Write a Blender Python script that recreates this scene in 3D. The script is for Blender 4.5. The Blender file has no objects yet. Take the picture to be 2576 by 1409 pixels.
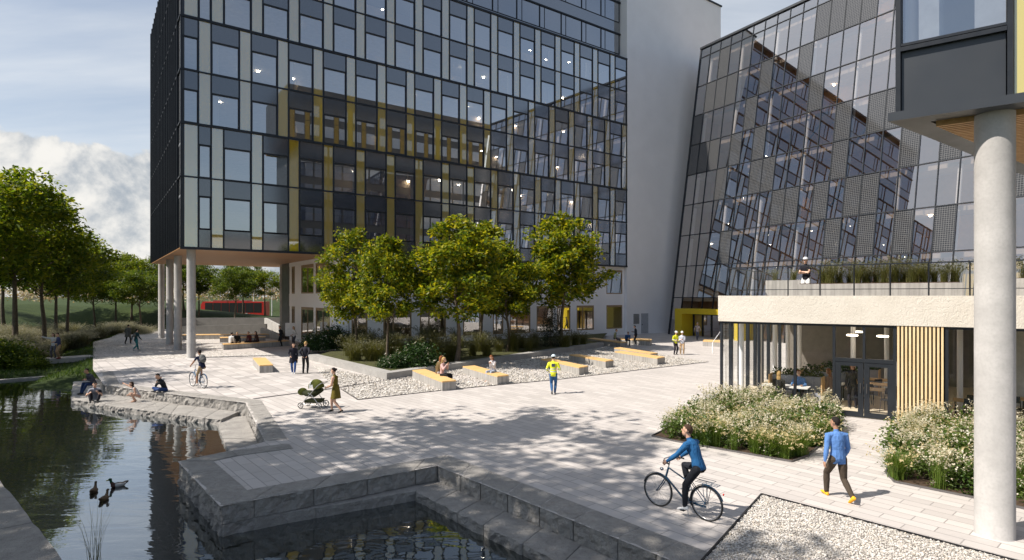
import bpy, bmesh, math, random
import numpy as np
from mathutils import Vector, Matrix, noise as mnoise
random.seed(7); np.random.seed(7)
S = bpy.context.scene; C = S.collection
# ---------------------------------------------------------------- camera
CAMZ, FPX, UW, HX, HY = 4.4, 1463.0, 2576.0, 1288.0, 744.0
cd = bpy.data.cameras.new("camera"); cam = bpy.data.objects.new("camera", cd); C.objects.link(cam)
cam.location = (0, 0, CAMZ); cam.rotation_euler = (math.radians(90), 0, 0)
cd.sensor_width = 36.0; cd.lens = 36.0*FPX/UW; cd.shift_y = (HY-704.5)/UW
cd.clip_start = 0.1; cd.clip_end = 6000
S.camera = cam
# ---------------------------------------------------------------- light
SUN_EL = 50.0; SUNX, SUNY = -0.955, -0.297
sunrot = math.atan2(SUNX, SUNY)
W = bpy.data.worlds.new("World"); S.world = W; W.use_nodes = True
nt = W.node_tree; nt.nodes.clear()
def wn(t, **k):
    n = nt.nodes.new(t)
    for a, b in k.items(): setattr(n, a, b)
    return n
def wl(a, b): nt.links.new(a, b)
def wmath(op, a, b=None, c=None, clamp=False):
    n = wn('ShaderNodeMath', operation=op, use_clamp=clamp)
    for i, v in enumerate((a, b, c)):
        if v is None: continue
        if isinstance(v, (int, float)): n.inputs[i].default_value = v
        else: wl(v, n.inputs[i])
    return n.outputs[0]
def wramp(v, lo, hi, a=0.0, b=1.0):
    n = wn('ShaderNodeMapRange', interpolation_type='SMOOTHSTEP'); wl(v, n.inputs[0])
    for i, q in enumerate((lo, hi, a, b)): n.inputs[i+1].default_value = q
    return n.outputs[0]
sky = wn('ShaderNodeTexSky', sky_type='NISHITA', sun_disc=False, sun_elevation=math.radians(SUN_EL), sun_rotation=sunrot)
sky.air_density = 1.0; sky.dust_density = 0.9; sky.ozone_density = 1.0
tc = wn('ShaderNodeTexCoord'); sep = wn('ShaderNodeSeparateXYZ'); wl(tc.outputs['Generated'], sep.inputs[0])
dx, dy, dz = sep.outputs
def wnoise(scale, sz, detail=9, rough=0.55, off=(0,0,0), dist=0.0):
    m = wn('ShaderNodeMapping'); wl(tc.outputs['Generated'], m.inputs[0]); m.inputs['Scale'].default_value = (scale, scale, scale*sz); m.inputs['Location'].default_value = off
    n = wn('ShaderNodeTexNoise'); wl(m.outputs[0], n.inputs[0]); n.inputs['Scale'].default_value = 1.0
    n.inputs['Detail'].default_value = detail; n.inputs['Roughness'].default_value = rough; n.inputs['Distortion'].default_value = dist
    return n.outputs[0]
# cumulus bank low over the far trees
n1 = wnoise(4.6, 1.35, 12, 0.60, (0.35, 1.1, 0.0), 0.2); n1b = wnoise(4.6, 1.35, 12, 0.60, (0.35+0.10, 1.1+0.03, -0.11), 0.2)
azi = wramp(wmath('ADD', wmath('MULTIPLY', dx, -0.66), wmath('MULTIPLY', dy, 0.75)), 0.35, 0.75)
thr = wramp(dz, 0.14, 0.32, 0.28, 0.80)
dens = wmath('MULTIPLY', wramp(wmath('SUBTRACT', n1, thr), 0.0, 0.045), azi)
lum = wramp(wmath('SUBTRACT', n1, n1b), -0.13, 0.10, 0.0, 1.0)
# thin high cloud everywhere
m = wn('ShaderNodeMapping'); vd = wn('ShaderNodeVectorMath', operation='DIVIDE'); comb = wn('ShaderNodeCombineXYZ')
zz = wmath('MAXIMUM', wmath('ADD', dz, 0.12), 0.05)
for i in range(3): wl(zz, comb.inputs[i])
wl(tc.outputs['Generated'], vd.inputs[0]); wl(comb.outputs[0], vd.inputs[1]); wl(vd.outputs[0], m.inputs[0]); m.inputs['Scale'].default_value = (0.35, 1.3, 0.0)
m.inputs['Rotation'].default_value = (0, 0, 0.5)
cn = wn('ShaderNodeTexNoise'); wl(m.outputs[0], cn.inputs[0]); cn.inputs['Scale'].default_value = 1.0; cn.inputs['Detail'].default_value = 7; cn.inputs['Roughness'].default_value = 0.55
azw = wramp(wmath('ADD', wmath('MULTIPLY', dx, -0.60), wmath('MULTIPLY', dy, 0.80)), -0.3, 0.7, 0.25, 1.0)
cir = wmath('MULTIPLY', wramp(cn.outputs[0], 0.30, 0.68, 0.26, 0.93), azw)
hz = wramp(dz, 0.0, 0.35, 0.85, 0.0)
def wmix(f, a, b):
    n = wn('ShaderNodeMix', data_type='RGBA'); 
    if isinstance(f, (int, float)): n.inputs[0].default_value = f
    else: wl(f, n.inputs[0])
    for i, v in ((6, a), (7, b)):
        if isinstance(v, tuple): n.inputs[i].default_value = v + (1,)
        else: wl(v, n.inputs[i])
    return n.outputs[2]
SKYS = 0.085
c0 = wmix(cir, sky.outputs[0], (7.0, 7.3, 7.6))
c0 = wmix(wmath('MULTIPLY', wmath('MULTIPLY', hz, 0.6), azw), c0, (7.2, 7.6, 8.0))
cc = wmix(lum, (2.9, 3.4, 4.0), (7.9, 7.7, 7.3))
c1 = wmix(wmath('MULTIPLY', dens, 0.96), c0, cc)
bg = wn('ShaderNodeBackground'); wl(c1, bg.inputs[0]); bg.inputs[1].default_value = SKYS
wo = wn('ShaderNodeOutputWorld'); wl(bg.outputs[0], wo.inputs[0])
sd = bpy.data.lights.new("sun", 'SUN'); so = bpy.data.objects.new("sun", sd); C.objects.link(so)
sd.energy = 5.0; sd.angle = math.radians(0.53); sd.color = (1.0, 0.925, 0.83)
sv = Vector((SUNX*math.cos(math.radians(SUN_EL)), SUNY*math.cos(math.radians(SUN_EL)), math.sin(math.radians(SUN_EL))))
so.rotation_euler = sv.to_track_quat('Z', 'Y').to_euler(); so.location = sv*80
S.view_settings.view_transform = 'Standard'; S.view_settings.look = 'None'; S.view_settings.gamma = 1.0
S.view_settings.exposure = 0.5; S.view_settings.use_curve_mapping = False
S.cycles.max_bounces = 10; S.cycles.transparent_max_bounces = 24; S.cycles.glossy_bounces = 5; S.cycles.diffuse_bounces = 4
S.cycles.sample_clamp_indirect = 6.0; S.cycles.caustics_reflective = False; S.cycles.caustics_refractive = False
S.cycles.use_denoising = True
# ---------------------------------------------------------------- helpers
def G(u, v, z=0.0):
    D = FPX*(CAMZ-z)/(v-HY); return Vector(((u-HX)/FPX*D, D, z))
def PX(u, D): return (u-HX)/FPX*D
def HZ(v, D): return CAMZ+(HY-v)/FPX*D
def root_of(o):
    while o.parent: o = o.parent
    return o
class MB:
    def __init__(s): s.v = []; s.f = []; s.m = []; s.sm = []
    def add(s, vs, fs, mi=0, smooth=False):
        b = len(s.v); s.v.extend([tuple(q) for q in vs])
        for f in fs: s.f.append(tuple(b+i for i in f)); s.m.append(mi); s.sm.append(smooth)
    def quad(s, a, b, c, d, mi=0): s.add([a, b, c, d], [(0, 1, 2, 3)], mi)
    def hexa(s, p, mi=0):  # 8 pts: bottom 4 then top 4
        s.add(p, [(3,2,1,0),(4,5,6,7),(0,1,5,4),(1,2,6,5),(2,3,7,6),(3,0,4,7)], mi)
    def box(s, lo, hi, mi=0):
        x0,y0,z0 = lo; x1,y1,z1 = hi
        s.hexa([(x0,y0,z0),(x1,y0,z0),(x1,y1,z0),(x0,y1,z0),(x0,y0,z1),(x1,y0,z1),(x1,y1,z1),(x0,y1,z1)], mi)
    def fbox(s, F, t0, t1, n0, n1, z0, z1, mi=0):
        s.hexa([F(t0,n0,z0),F(t1,n0,z0),F(t1,n1,z0),F(t0,n1,z0),F(t0,n0,z1),F(t1,n0,z1),F(t1,n1,z1),F(t0,n1,z1)], mi)
    def prism(s, poly, z0, z1, mi=0, cap0=True):
        n = len(poly); vs = [(p[0],p[1],z0) for p in poly]+[(p[0],p[1],z1) for p in poly]
        fs = [tuple(range(n, 2*n))]
        if cap0: fs.append(tuple(range(n-1, -1, -1)))
        for i in range(n): j = (i+1) % n; fs.append((i, j, n+j, n+i))
        s.add(vs, fs, mi)
    def poly(s, pts, mi=0): s.add(pts, [tuple(range(len(pts)))], mi)
    def tube(s, pts, rs, n=8, mi=0, caps=True, smooth=True):
        pts = [Vector(p) for p in pts]
        if isinstance(rs, (int, float)): rs = [rs]*len(pts)
        vs = []; up = None
        for i, p in enumerate(pts):
            d = (pts[min(i+1, len(pts)-1)]-pts[max(i-1, 0)])
            if d.length < 1e-9: d = Vector((0,0,1))
            d.normalize()
            if up is None: up = Vector((0,0,1)) if abs(d.z) < 0.9 else Vector((1,0,0))
            a = up - d*up.dot(d)
            if a.length < 1e-4: a = Vector((1,0,0)) - d*d.x
            a.normalize(); b = d.cross(a); up = a
            for k in range(n):
                w = 2*math.pi*k/n; vs.append(p+(a*math.cos(w)+b*math.sin(w))*rs[i])
        fs = []
        for i in range(len(pts)-1):
            for k in range(n):
                k2 = (k+1) % n; fs.append((i*n+k, i*n+k2, (i+1)*n+k2, (i+1)*n+k))
        s.add(vs, fs, mi, smooth)
        if caps:
            L = (len(pts)-1)*n
            s.add(vs[:n], [tuple(range(n-1,-1,-1))], mi); s.add(vs[L:], [tuple(range(n))], mi)
    def bar(s, a, b, w, h=None, mi=0):  # rectangular bar from a to b
        a = Vector(a); b = Vector(b); h = h or w; d = (b-a).normalized()
        u = Vector((0,0,1)) if abs(d.z) < 0.95 else Vector((0,1,0))
        x = d.cross(u).normalized()*(w/2); y = x.cross(d).normalized()*(h/2)
        s.hexa([a-x-y,a+x-y,b+x-y,b-x-y,a-x+y,a+x+y,b+x+y,b-x+y], mi)
    def lathe(s, prof, n=16, c=(0,0,0), mi=0, sx=1, sy=1, smooth=True):
        vs = []; fs = []
        for r, z in prof:
            for k in range(n):
                w = 2*math.pi*k/n; vs.append((c[0]+r*math.cos(w)*sx, c[1]+r*math.sin(w)*sy, c[2]+z))
        for i in range(len(prof)-1):
            for k in range(n):
                k2 = (k+1) % n; fs.append((i*n+k, i*n+k2, (i+1)*n+k2, (i+1)*n+k))
        s.add(vs, fs, mi, smooth)
    def ell(s, c, r, mi=0, n=10, m=8, R=None, keep=None):
        vs = []; fs = []
        for i in range(m+1):
            th = math.pi*i/m
            for k in range(n):
                w = 2*math.pi*k/n; p = Vector((r[0]*math.sin(th)*math.cos(w), r[1]*math.sin(th)*math.sin(w), r[2]*math.cos(th)))
                vs.append(p)
        for i in range(m):
            for k in range(n):
                k2 = (k+1) % n; q = (i*n+k, (i+1)*n+k, (i+1)*n+k2, i*n+k2)
                if keep:
                    cc = sum((vs[j] for j in q), Vector())/4
                    if not keep(Vector((cc.x/r[0], cc.y/r[1], cc.z/r[2]))): continue
                fs.append(q)
        if R is not None: vs = [R @ p for p in vs]
        c = Vector(c); s.add([p+c for p in vs], fs, mi, True)
    def build(s, name, mats, parent=None, local=False):
        if not isinstance(mats, (list, tuple)): mats = [mats]
        off = Vector((0,0,0))
        if parent is not None and not local: off = root_of(parent).location
        me = bpy.data.meshes.new(name)
        me.from_pydata([(a-off.x, b-off.y, c-off.z) for a, b, c in s.v], [], s.f)
        for q in mats: me.materials.append(q)
        if len(mats) > 1: me.polygons.foreach_set('material_index', s.m)
        me.polygons.foreach_set('use_smooth', s.sm); me.update()
        o = bpy.data.objects.new(name, me); C.objects.link(o)
        if parent is not None: o.parent = parent
        return o
def npmesh(name, verts, faces, mats, parent=None, mi=None, smooth=False, local=True):
    """verts (n,3), faces (m,k) numpy"""
    verts = np.asarray(verts, dtype=np.float32); faces = np.asarray(faces, dtype=np.int32)
    if parent is not None and not local: verts = verts - np.array(root_of(parent).location, dtype=np.float32)
    me = bpy.data.meshes.new(name); m, k = faces.shape
    me.vertices.add(len(verts)); me.vertices.foreach_set('co', verts.ravel())
    me.loops.add(m*k); me.loops.foreach_set('vertex_index', faces.ravel())
    me.polygons.add(m); me.polygons.foreach_set('loop_start', np.arange(0, m*k, k, dtype=np.int32)); me.polygons.foreach_set('loop_total', np.full(m, k, dtype=np.int32))
    if not isinstance(mats, (list, tuple)): mats = [mats]
    for q in mats: me.materials.append(q)
    if mi is not None: me.polygons.foreach_set('material_index', np.asarray(mi, dtype=np.int32))
    me.polygons.foreach_set('use_smooth', np.full(m, smooth, dtype=bool))
    me.update(calc_edges=True)
    o = bpy.data.objects.new(name, me); C.objects.link(o)
    if parent is not None: o.parent = parent
    return o
def thing(name, label, cat, loc=(0,0,0), rz=0.0, group=None):
    o = bpy.data.objects.new(name, None); C.objects.link(o); o.location = loc; o.rotation_euler = (0,0,rz); o.empty_display_size = 0.2
    o['label'] = label; o['category'] = cat
    if group: o['group'] = group
    return o
def tag(o, label, cat, group=None):
    o['label'] = label; o['category'] = cat
    if group: o['group'] = group
    return o
def kind(o, k): o['kind'] = k; return o
def dup(r, loc, rz, label=None, scale=None):
    c = r.copy(); C.objects.link(c); c.location = loc; c.rotation_euler = (0,0,rz)
    if scale: c.scale = scale if isinstance(scale, tuple) else (scale,)*3
    if label: c['label'] = label
    def rec(src, dst):
        for ch in src.children:
            k = ch.copy(); C.objects.link(k); k.parent = dst; rec(ch, k)
    rec(r, c); return c
# ---------------------------------------------------------------- materials
class NT:
    def __init__(s, name):
        s.m = bpy.data.materials.new(name); s.m.use_nodes = True; s.t = s.m.node_tree; s.t.nodes.clear()
        s.out = s.n('ShaderNodeOutputMaterial')
    def n(s, t, **k):
        q = s.t.nodes.new(t)
        for a, b in k.items(): setattr(q, a, b)
        return q
    def l(s, a, b): s.t.links.new(a, b)
    def setin(s, sock, v):
        if isinstance(v, (int, float)): sock.default_value = v
        elif isinstance(v, tuple): sock.default_value = v if len(v) == len(sock.default_value) else v+(1,)
        else: s.l(v, sock)
    def coord(s, kind='Object', scale=(1,1,1), rot=(0,0,0), loc=(0,0,0)):
        c = s.n('ShaderNodeTexCoord') if kind != 'World' else s.n('ShaderNodeNewGeometry')
        m = s.n('ShaderNodeMapping'); s.l(c.outputs[kind if kind != 'World' else 'Position'], m.inputs[0])
        m.inputs['Scale'].default_value = scale; m.inputs['Rotation'].default_value = rot; m.inputs['Location'].default_value = loc
        return m.outputs[0]
    def noise(s, co, scale, detail=4, rough=0.5, dist=0):
        q = s.n('ShaderNodeTexNoise'); s.l(co, q.inputs[0]); q.inputs['Scale'].default_value = scale; q.inputs['Detail'].default_value = detail
        q.inputs['Roughness'].default_value = rough; q.inputs['Distortion'].default_value = dist; return q.outputs[0]
    def vor(s, co, scale, feature='F1', rnd=1.0):
        q = s.n('ShaderNodeTexVoronoi', feature=feature); s.l(co, q.inputs['Vector']); q.inputs['Scale'].default_value = scale; q.inputs['Randomness'].default_value = rnd; return q
    def ramp(s, v, lo, hi, a=0.0, b=1.0, smooth=False):
        q = s.n('ShaderNodeMapRange'); 
        if smooth: q.interpolation_type = 'SMOOTHSTEP'
        s.l(v, q.inputs[0])
        for i, w in enumerate((lo, hi, a, b)): q.inputs[i+1].default_value = w
        return q.outputs[0]
    def math(s, op, a, b=0.0):
        q = s.n('ShaderNodeMath', operation=op); s.setin(q.inputs[0], a); s.setin(q.inputs[1], b); return q.outputs[0]
    def mix(s, f, a, b, blend='MIX'):
        q = s.n('ShaderNodeMix', data_type='RGBA', blend_type=blend); s.setin(q.inputs[0], f); s.setin(q.inputs[6], a); s.setin(q.inputs[7], b); return q.outputs[2]
    def bump(s, h, strength=0.3, dist=0.02, nrm=None):
        q = s.n('ShaderNodeBump'); s.l(h, q.inputs['Height']); q.inputs['Strength'].default_value = strength; q.inputs['Distance'].default_value = dist
        if nrm is not None: s.l(nrm, q.inputs['Normal'])
        return q.outputs[0]
    def bsdf(s, col, rough=0.6, metal=0.0, nrm=None, spec=0.5, coat=0.0, **k):
        q = s.n('ShaderNodeBsdfPrincipled'); s.setin(q.inputs['Base Color'], col); s.setin(q.inputs['Roughness'], rough); s.setin(q.inputs['Metallic'], metal)
        q.inputs['Specular IOR Level'].default_value = spec; q.inputs['Coat Weight'].default_value = coat
        if nrm is not None: s.l(nrm, q.inputs['Normal'])
        for a, b in k.items(): s.setin(q.inputs[a.replace('_', ' ')], b)
        return q.outputs[0]
    def done(s, sh): s.l(sh, s.out.inputs[0]); return s.m
def plain(name, col, rough=0.6, metal=0.0, var=0.12, vscale=3.0, bump=0.0, bscale=40, spec=0.5, coat=0.0):
    t = NT(name); co = t.coord('Object'); n = t.noise(co, vscale, 5, 0.6)
    c = t.mix(t.ramp(n, 0.3, 0.7), tuple(x*(1-var) for x in col), tuple(min(1, x*(1+var)) for x in col))
    nr = t.bump(t.noise(co, bscale, 3), bump, 0.01) if bump else None
    return t.done(t.bsdf(c, t.ramp(t.noise(co, vscale*3, 3), 0.3, 0.7, max(0, rough-0.06), min(1, rough+0.06)), metal, nr, spec, coat))
def emit(name, col, st):
    t = NT(name); e = t.n('ShaderNodeEmission'); e.inputs[0].default_value = col+(1,); e.inputs[1].default_value = st; return t.done(e.outputs[0])
def glassy(name, tint, refl_lo, refl_hi, rough=0.01, spec_tint=(1,1,1), wav=0.0, fres=0.0):
    """thin architectural glass: see-through tint under a coating that mirrors more at grazing angles"""
    t = NT(name); tr = t.n('ShaderNodeBsdfTransparent'); tr.inputs[0].default_value = tint+(1,)
    g = t.n('ShaderNodeBsdfGlossy'); g.inputs[0].default_value = spec_tint+(1,); g.inputs['Roughness'].default_value = rough
    lw = t.n('ShaderNodeLayerWeight'); lw.inputs[0].default_value = 0.5
    if wav:
        nr = t.bump(t.noise(t.coord('World'), 0.45, 2), wav, 0.05); t.l(nr, g.inputs['Normal'])
    f = t.ramp(lw.outputs['Facing'], 0.0, 1.0, refl_lo, refl_hi)
    if fres:
        f = t.math('ADD', t.math('MULTIPLY', t.math('POWER', lw.outputs['Facing'], 4.0), 0.85), 0.04)
    mx = t.n('ShaderNodeMixShader'); t.l(f, mx.inputs[0]); t.l(tr.outputs[0], mx.inputs[1]); t.l(g.outputs[0], mx.inputs[2])
    return t.done(mx.outputs[0])
def leafmat(name, cols, trans=0.35, rough=0.45):
    t = NT(name); geo = t.n('ShaderNodeNewGeometry'); r = t.n('ShaderNodeValToRGB'); t.l(geo.outputs['Random Per Island'], r.inputs[0])
    el = r.color_ramp.elements; n = len(cols); r.color_ramp.interpolation = 'LINEAR'
    while len(el) < n: el.new(0.5)
    for i, c in enumerate(cols): el[i].position = i/(n-1); el[i].color = c+(1,)
    p = t.bsdf(r.outputs[0], rough, spec=0.35); tr = t.n('ShaderNodeBsdfTranslucent')
    t.l(t.mix(0.5, r.outputs[0], t.mix(1.0, r.outputs[0], (1.6, 1.5, 0.5), 'MULTIPLY')), tr.inputs[0])
    mx = t.n('ShaderNodeMixShader'); mx.inputs[0].default_value = trans; t.l(p, mx.inputs[1]); t.l(tr.outputs[0], mx.inputs[2])
    return t.done(mx.outputs[0])
def concrete(name, col, boards=0.0, bs=4.0):
    t = NT(name); co = t.coord('World'); n = t.noise(co, 1.3, 6, 0.65); n2 = t.noise(co, 22, 4)
    c = t.mix(t.ramp(n, 0.3, 0.72), tuple(x*0.78 for x in col), tuple(x*1.12 for x in col))
    c = t.mix(t.math('MULTIPLY', t.ramp(n2, 0.45, 0.75), 0.25), c, tuple(x*0.6 for x in col))
    if boards:
        n3 = t.noise(t.coord('World', (9, 9, 0.35)), 1.0, 3); c = t.mix(t.math('MULTIPLY', t.ramp(n3, 0.4, 0.7), boards), c, tuple(x*0.5 for x in col))
    return t.done(t.bsdf(c, 0.8, nrm=t.bump(n2, 0.25, 0.01)))
def wood(name, a, b, rot=0.0, sc=(1.2, 14, 14)):
    t = NT(name); co = t.coord('World', sc, (0,0,rot)); n = t.noise(co, 1.0, 5, 0.6, 0.4)
    return t.done(t.bsdf(t.mix(t.ramp(n, 0.3, 0.7), a, b), 0.55, nrm=t.bump(n, 0.15, 0.01)))
M = {}
def paving(name, col, ang, bw, rh, mort=0.014, var=0.16, offset=0.5):
    t = NT(name); co = t.coord('World', rot=(0,0,-ang))
    br = t.n('ShaderNodeTexBrick'); t.l(co, br.inputs['Vector']); br.offset = offset; br.inputs['Scale'].default_value = 1.0
    br.inputs['Mortar Size'].default_value = mort; br.inputs['Mortar Smooth'].default_value = 0.3; br.inputs['Bias'].default_value = 0.0
    br.inputs['Brick Width'].default_value = bw; br.inputs['Row Height'].default_value = rh
    br.inputs['Color1'].default_value = tuple(x*(1-var) for x in col)+(1,); br.inputs['Color2'].default_value = tuple(x*(1+var*0.45) for x in col)+(1,)
    br.inputs['Mortar'].default_value = tuple(x*0.46 for x in col)+(1,)
    n = t.noise(co, 0.35, 6, 0.6); c = t.mix(t.ramp(n, 0.35, 0.7, 0.0, 0.35), br.outputs['Color'], tuple(x*0.86 for x in col))
    n2 = t.noise(t.coord('World', (3.0, 24, 3.0), (0,0,-ang)), 1.0, 5, 0.7, 0.6); c = t.mix(t.ramp(n2, 0.55, 0.8, 0.0, 0.5), c, tuple(min(0.9, x*1.25) for x in col))
    n3 = t.noise(co, 60, 3); c = t.mix(t.ramp(n3, 0.5, 0.8, 0.0, 0.28), c, tuple(x*0.6 for x in col))
    n5 = t.noise(t.coord('World'), 0.9, 7, 0.7, 0.8); c = t.mix(t.ramp(n5, 0.56, 0.74, 0.0, 0.30), c, tuple(x*0.62 for x in col)); v5 = t.vor(t.coord('World'), 1.1); c = t.mix(t.math('MULTIPLY', t.math('LESS_THAN', v5.outputs['Distance'], 0.035), 0.35), c, tuple(x*0.4 for x in col))
    h = t.math('ADD', t.math('MULTIPLY', br.outputs['Fac'], -1.0), t.math('MULTIPLY', n3, 0.12))
    return t.done(t.bsdf(c, t.ramp(n, 0.3, 0.7, 0.55, 0.75), nrm=t.bump(h, 0.5, 0.012)))
A_E2 = math.atan2(-0.765, 0.645)
M['pave'] = paving('plaza_paving', (0.545, 0.508, 0.482), A_E2, 0.92, 0.31, 0.011)
M['pave_far'] = paving('plaza_paving_far', (0.535, 0.50, 0.478), A_E2, 0.75, 0.62, 0.02, 0.30)
def stone_mat(name, col):
    t = NT(name); co = t.coord('World'); n = t.noise(co, 2.2, 8, 0.7); n2 = t.noise(co, 9, 8, 0.72, 0.5); n3 = t.noise(co, 70, 4, 0.7)
    c = t.mix(t.ramp(n, 0.3, 0.7), tuple(x*0.72 for x in col), tuple(x*1.18 for x in col)); c = t.mix(t.ramp(n2, 0.5, 0.72, 0, 0.6), c, tuple(x*0.55 for x in col))
    c = t.mix(t.ramp(n3, 0.5, 0.75, 0, 0.45), c, tuple(min(1, x*1.6) for x in col))
    n4 = t.noise(co, 26, 5, 0.6); h = t.math('ADD', t.math('ADD', n2, t.math('MULTIPLY', n3, 0.25)), t.math('MULTIPLY', n4, 0.5))
    return t.done(t.bsdf(c, 0.85, nrm=t.bump(h, 1.0, 0.07)))
M['stone'] = stone_mat('rough_granite', (0.37, 0.35, 0.325))
def gravel_mat(name, sc):
    t = NT(name); co = t.coord('World'); v = t.vor(co, sc); r = t.n('ShaderNodeSeparateColor'); t.l(v.outputs['Color'], r.inputs[0])
    c = t.mix(r.outputs[0], (0.46, 0.43, 0.40), (0.74, 0.71, 0.67)); c = t.mix(t.ramp(v.outputs['Distance'], 0.4, 0.75), c, (0.26, 0.24, 0.22))
    return t.done(t.bsdf(c, 0.8, nrm=t.bump(v.outputs['Distance'], -1.0, 0.05)))
M['gravel'] = gravel_mat('pale_gravel', 9.0)
M['white'] = plain('white_render', (0.86, 0.855, 0.87), 0.85, var=0.03, vscale=0.5, bump=0.1, bscale=25)
M['dark'] = plain('anthracite_metal', (0.022, 0.026, 0.033), 0.45, 0.3, spec=0.4)
M['dark2'] = plain('charcoal_panel', (0.045, 0.05, 0.058), 0.38, 0.2, vscale=0.4)
M['black'] = plain('black_void', (0.008, 0.008, 0.009), 0.8)
M['conc'] = concrete('grey_concrete', (0.40, 0.39, 0.37))
M['board'] = concrete('board_marked_concrete', (0.42, 0.40, 0.375), 0.75)
M['colconc'] = concrete('smooth_concrete', (0.45, 0.435, 0.42))
M['benchwood'] = wood('pine_bench_top', (0.60, 0.36, 0.13), (0.78, 0.52, 0.24))
M['battenwood'] = wood('pine_batten', (0.70, 0.49, 0.25), (0.86, 0.67, 0.42), sc=(14,14,1.0))
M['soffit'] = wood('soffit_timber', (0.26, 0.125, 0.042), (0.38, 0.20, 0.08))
M['steel'] = plain('edging_steel', (0.16, 0.15, 0.15), 0.5, 0.6)
M['soil'] = plain('bark_mulch', (0.06, 0.035, 0.02), 0.9, var=0.5, vscale=25, bump=0.8, bscale=30)
M['bark'] = plain('bark', (0.11, 0.085, 0.06), 0.9, var=0.35, vscale=6, bump=0.6, bscale=22)
M['gold'] = None
# ================================================================ SETTING
WATER = -0.65
def smooth(a, b, x):
    t = np.clip((x-a)/(b-a), 0, 1); return t*t*(3-2*t)
LBANK = [(-2.0, 4.5), (-7.5, 9.7), (-11.8, 13.4), (-33.0, 33.0), (-36.2, 45), (-46, 60), (-53, 77), (-60, 110), (-60, 400)]
LPLAZA = [G(187,936)[:2], G(234,905)[:2], G(234,860)[:2], G(275,850)[:2], G(310,834)[:2], G(345,829)[:2]]
def segdist(x, y, pl):
    best = np.full(x.shape, 1e9); sgn = np.ones(x.shape)
    for (x0, y0), (x1, y1) in zip(pl[:-1], pl[1:]):
        ux, uy = x1-x0, y1-y0; L2 = ux*ux+uy*uy
        t = np.clip(((x-x0)*ux+(y-y0)*uy)/L2, 0, 1); d = np.hypot(x-x0-t*ux, y-y0-t*uy)
        s = np.where(ux*(y-y0)-uy*(x-x0) > 0, 1.0, -1.0); m = d < best
        best = np.where(m, d, best); sgn = np.where(m, s, sgn)
    return best*sgn
def terr(x, y):
    x = np.atleast_1d(np.asarray(x, float)); y = np.atleast_1d(np.asarray(y, float))
    d = segdist(x, y, LBANK)
    hm = np.clip(4.1-0.03*np.maximum(0, y-55), 1.6, 4.1)
    nearcap = smooth(12, 30, y); hm = hm*(0.25+0.75*nearcap)
    z = np.where(d < 0, -2.0, -0.9+0.75*smooth(0, 2.0, d)) + smooth(1.0, 19, d)*(hm+0.15)*(d > 0)
    z = np.where(d < 0, -2.0+1.1*smooth(-1.5, 0, d), z)
    dp = np.abs(segdist(x, y, LPLAZA)); z = np.maximum(z, np.where(dp < 6, -0.06-0.28*dp, -9))
    ink = smooth(0, 0.8, y-(36.2+0.87*(x+28.0)))*(1-smooth(41.5, 43, y))*(x > -60)*(x < -24); z = np.maximum(z, np.where(ink > 0, -2+1.62*ink, -9))
    crest = np.clip(2.2-0.096*(x+45.8), 0.35, 3.2)
    zb = np.where(x > -62, -0.4+smooth(75.5, 85, y)*(crest+0.4)-smooth(88, 99, y)*(crest-0.4), -9); z = np.where(y > 75.5, np.maximum(z, zb), z)
    z = np.where(y > 99, z*(1-smooth(99, 170, y))+(-0.2)*smooth(99, 170, y), z)
    return z + 0.12*np.sin(x*0.31+y*0.17)*np.sin(y*0.23-x*0.11)*(d > 4)
def tz(x, y): return float(terr(x, y)[0])
# grass ground
t = NT('lawn'); co = t.coord('World'); n = t.noise(co, 0.35, 6, 0.65); n2 = t.noise(co, 7, 5, 0.7)
c = t.mix(t.ramp(n, 0.3, 0.7), (0.018, 0.036, 0.007), (0.045, 0.066, 0.013)); c = t.mix(t.ramp(n2, 0.4, 0.75, 0, 0.6), c, (0.012, 0.022, 0.006))
M['lawn'] = t.done(t.bsdf(c, 0.9, nrm=t.bump(n2, 1.0, 0.08), spec=0.2))
xs = np.concatenate([np.arange(-140, -60, 4.0), np.arange(-60, -20, 0.8), np.arange(-20, 90, 4.0)]); ys = np.concatenate([np.arange(-30, 0, 4.0), np.arange(0, 100, 0.8), np.arange(100, 340, 6.0)])
gx, gy = np.meshgrid(xs, ys); gz = terr(gx.ravel(), gy.ravel()); nx, ny = len(xs), len(ys)
ii = (np.arange(ny-1)[:, None]*nx+np.arange(nx-1)[None, :]).ravel()
kind(npmesh('grass_bank', np.stack([gx.ravel(), gy.ravel(), gz], 1), np.stack([ii, ii+1, ii+nx+1, ii+nx], 1), M['lawn'], smooth=True), 'structure')
b = MB(); b.quad((-3500,-3500,-2.6),(3500,-3500,-2.6),(3500,3500,-2.6),(-3500,3500,-2.6)); kind(b.build('ground', M['lawn']), 'structure')
# water
t = NT('pond_water'); co = t.coord('World', (1,1,1), (0,0,0.6)); n = t.noise(t.coord('World', (0.55, 1.5, 1), (0,0,0.25)), 1.0, 3, 0.5, 0.6); n2 = t.noise(co, 4.5, 2)
nr = t.bump(t.math('ADD', n, t.math('MULTIPLY', n2, 0.10)), 0.30, 0.035)
gl = t.n('ShaderNodeBsdfGlossy'); gl.inputs[0].default_value = (0.86, 0.90, 0.93, 1); gl.inputs['Roughness'].default_value = 0.015; t.l(nr, gl.inputs['Normal'])
df = t.bsdf((0.010, 0.012, 0.008), 0.3, nrm=nr, spec=0.2); fr = t.n('ShaderNodeFresnel'); fr.inputs[0].default_value = 1.9; t.l(nr, fr.inputs['Normal'])
mx = t.n('ShaderNodeMixShader'); t.l(t.math('MULTIPLY', t.math('ADD', fr.outputs[0], 0.06), 1.5), mx.inputs[0]); t.l(df, mx.inputs[1]); t.l(gl.outputs[0], mx.inputs[2]); M['water'] = t.done(mx.outputs[0])
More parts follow.
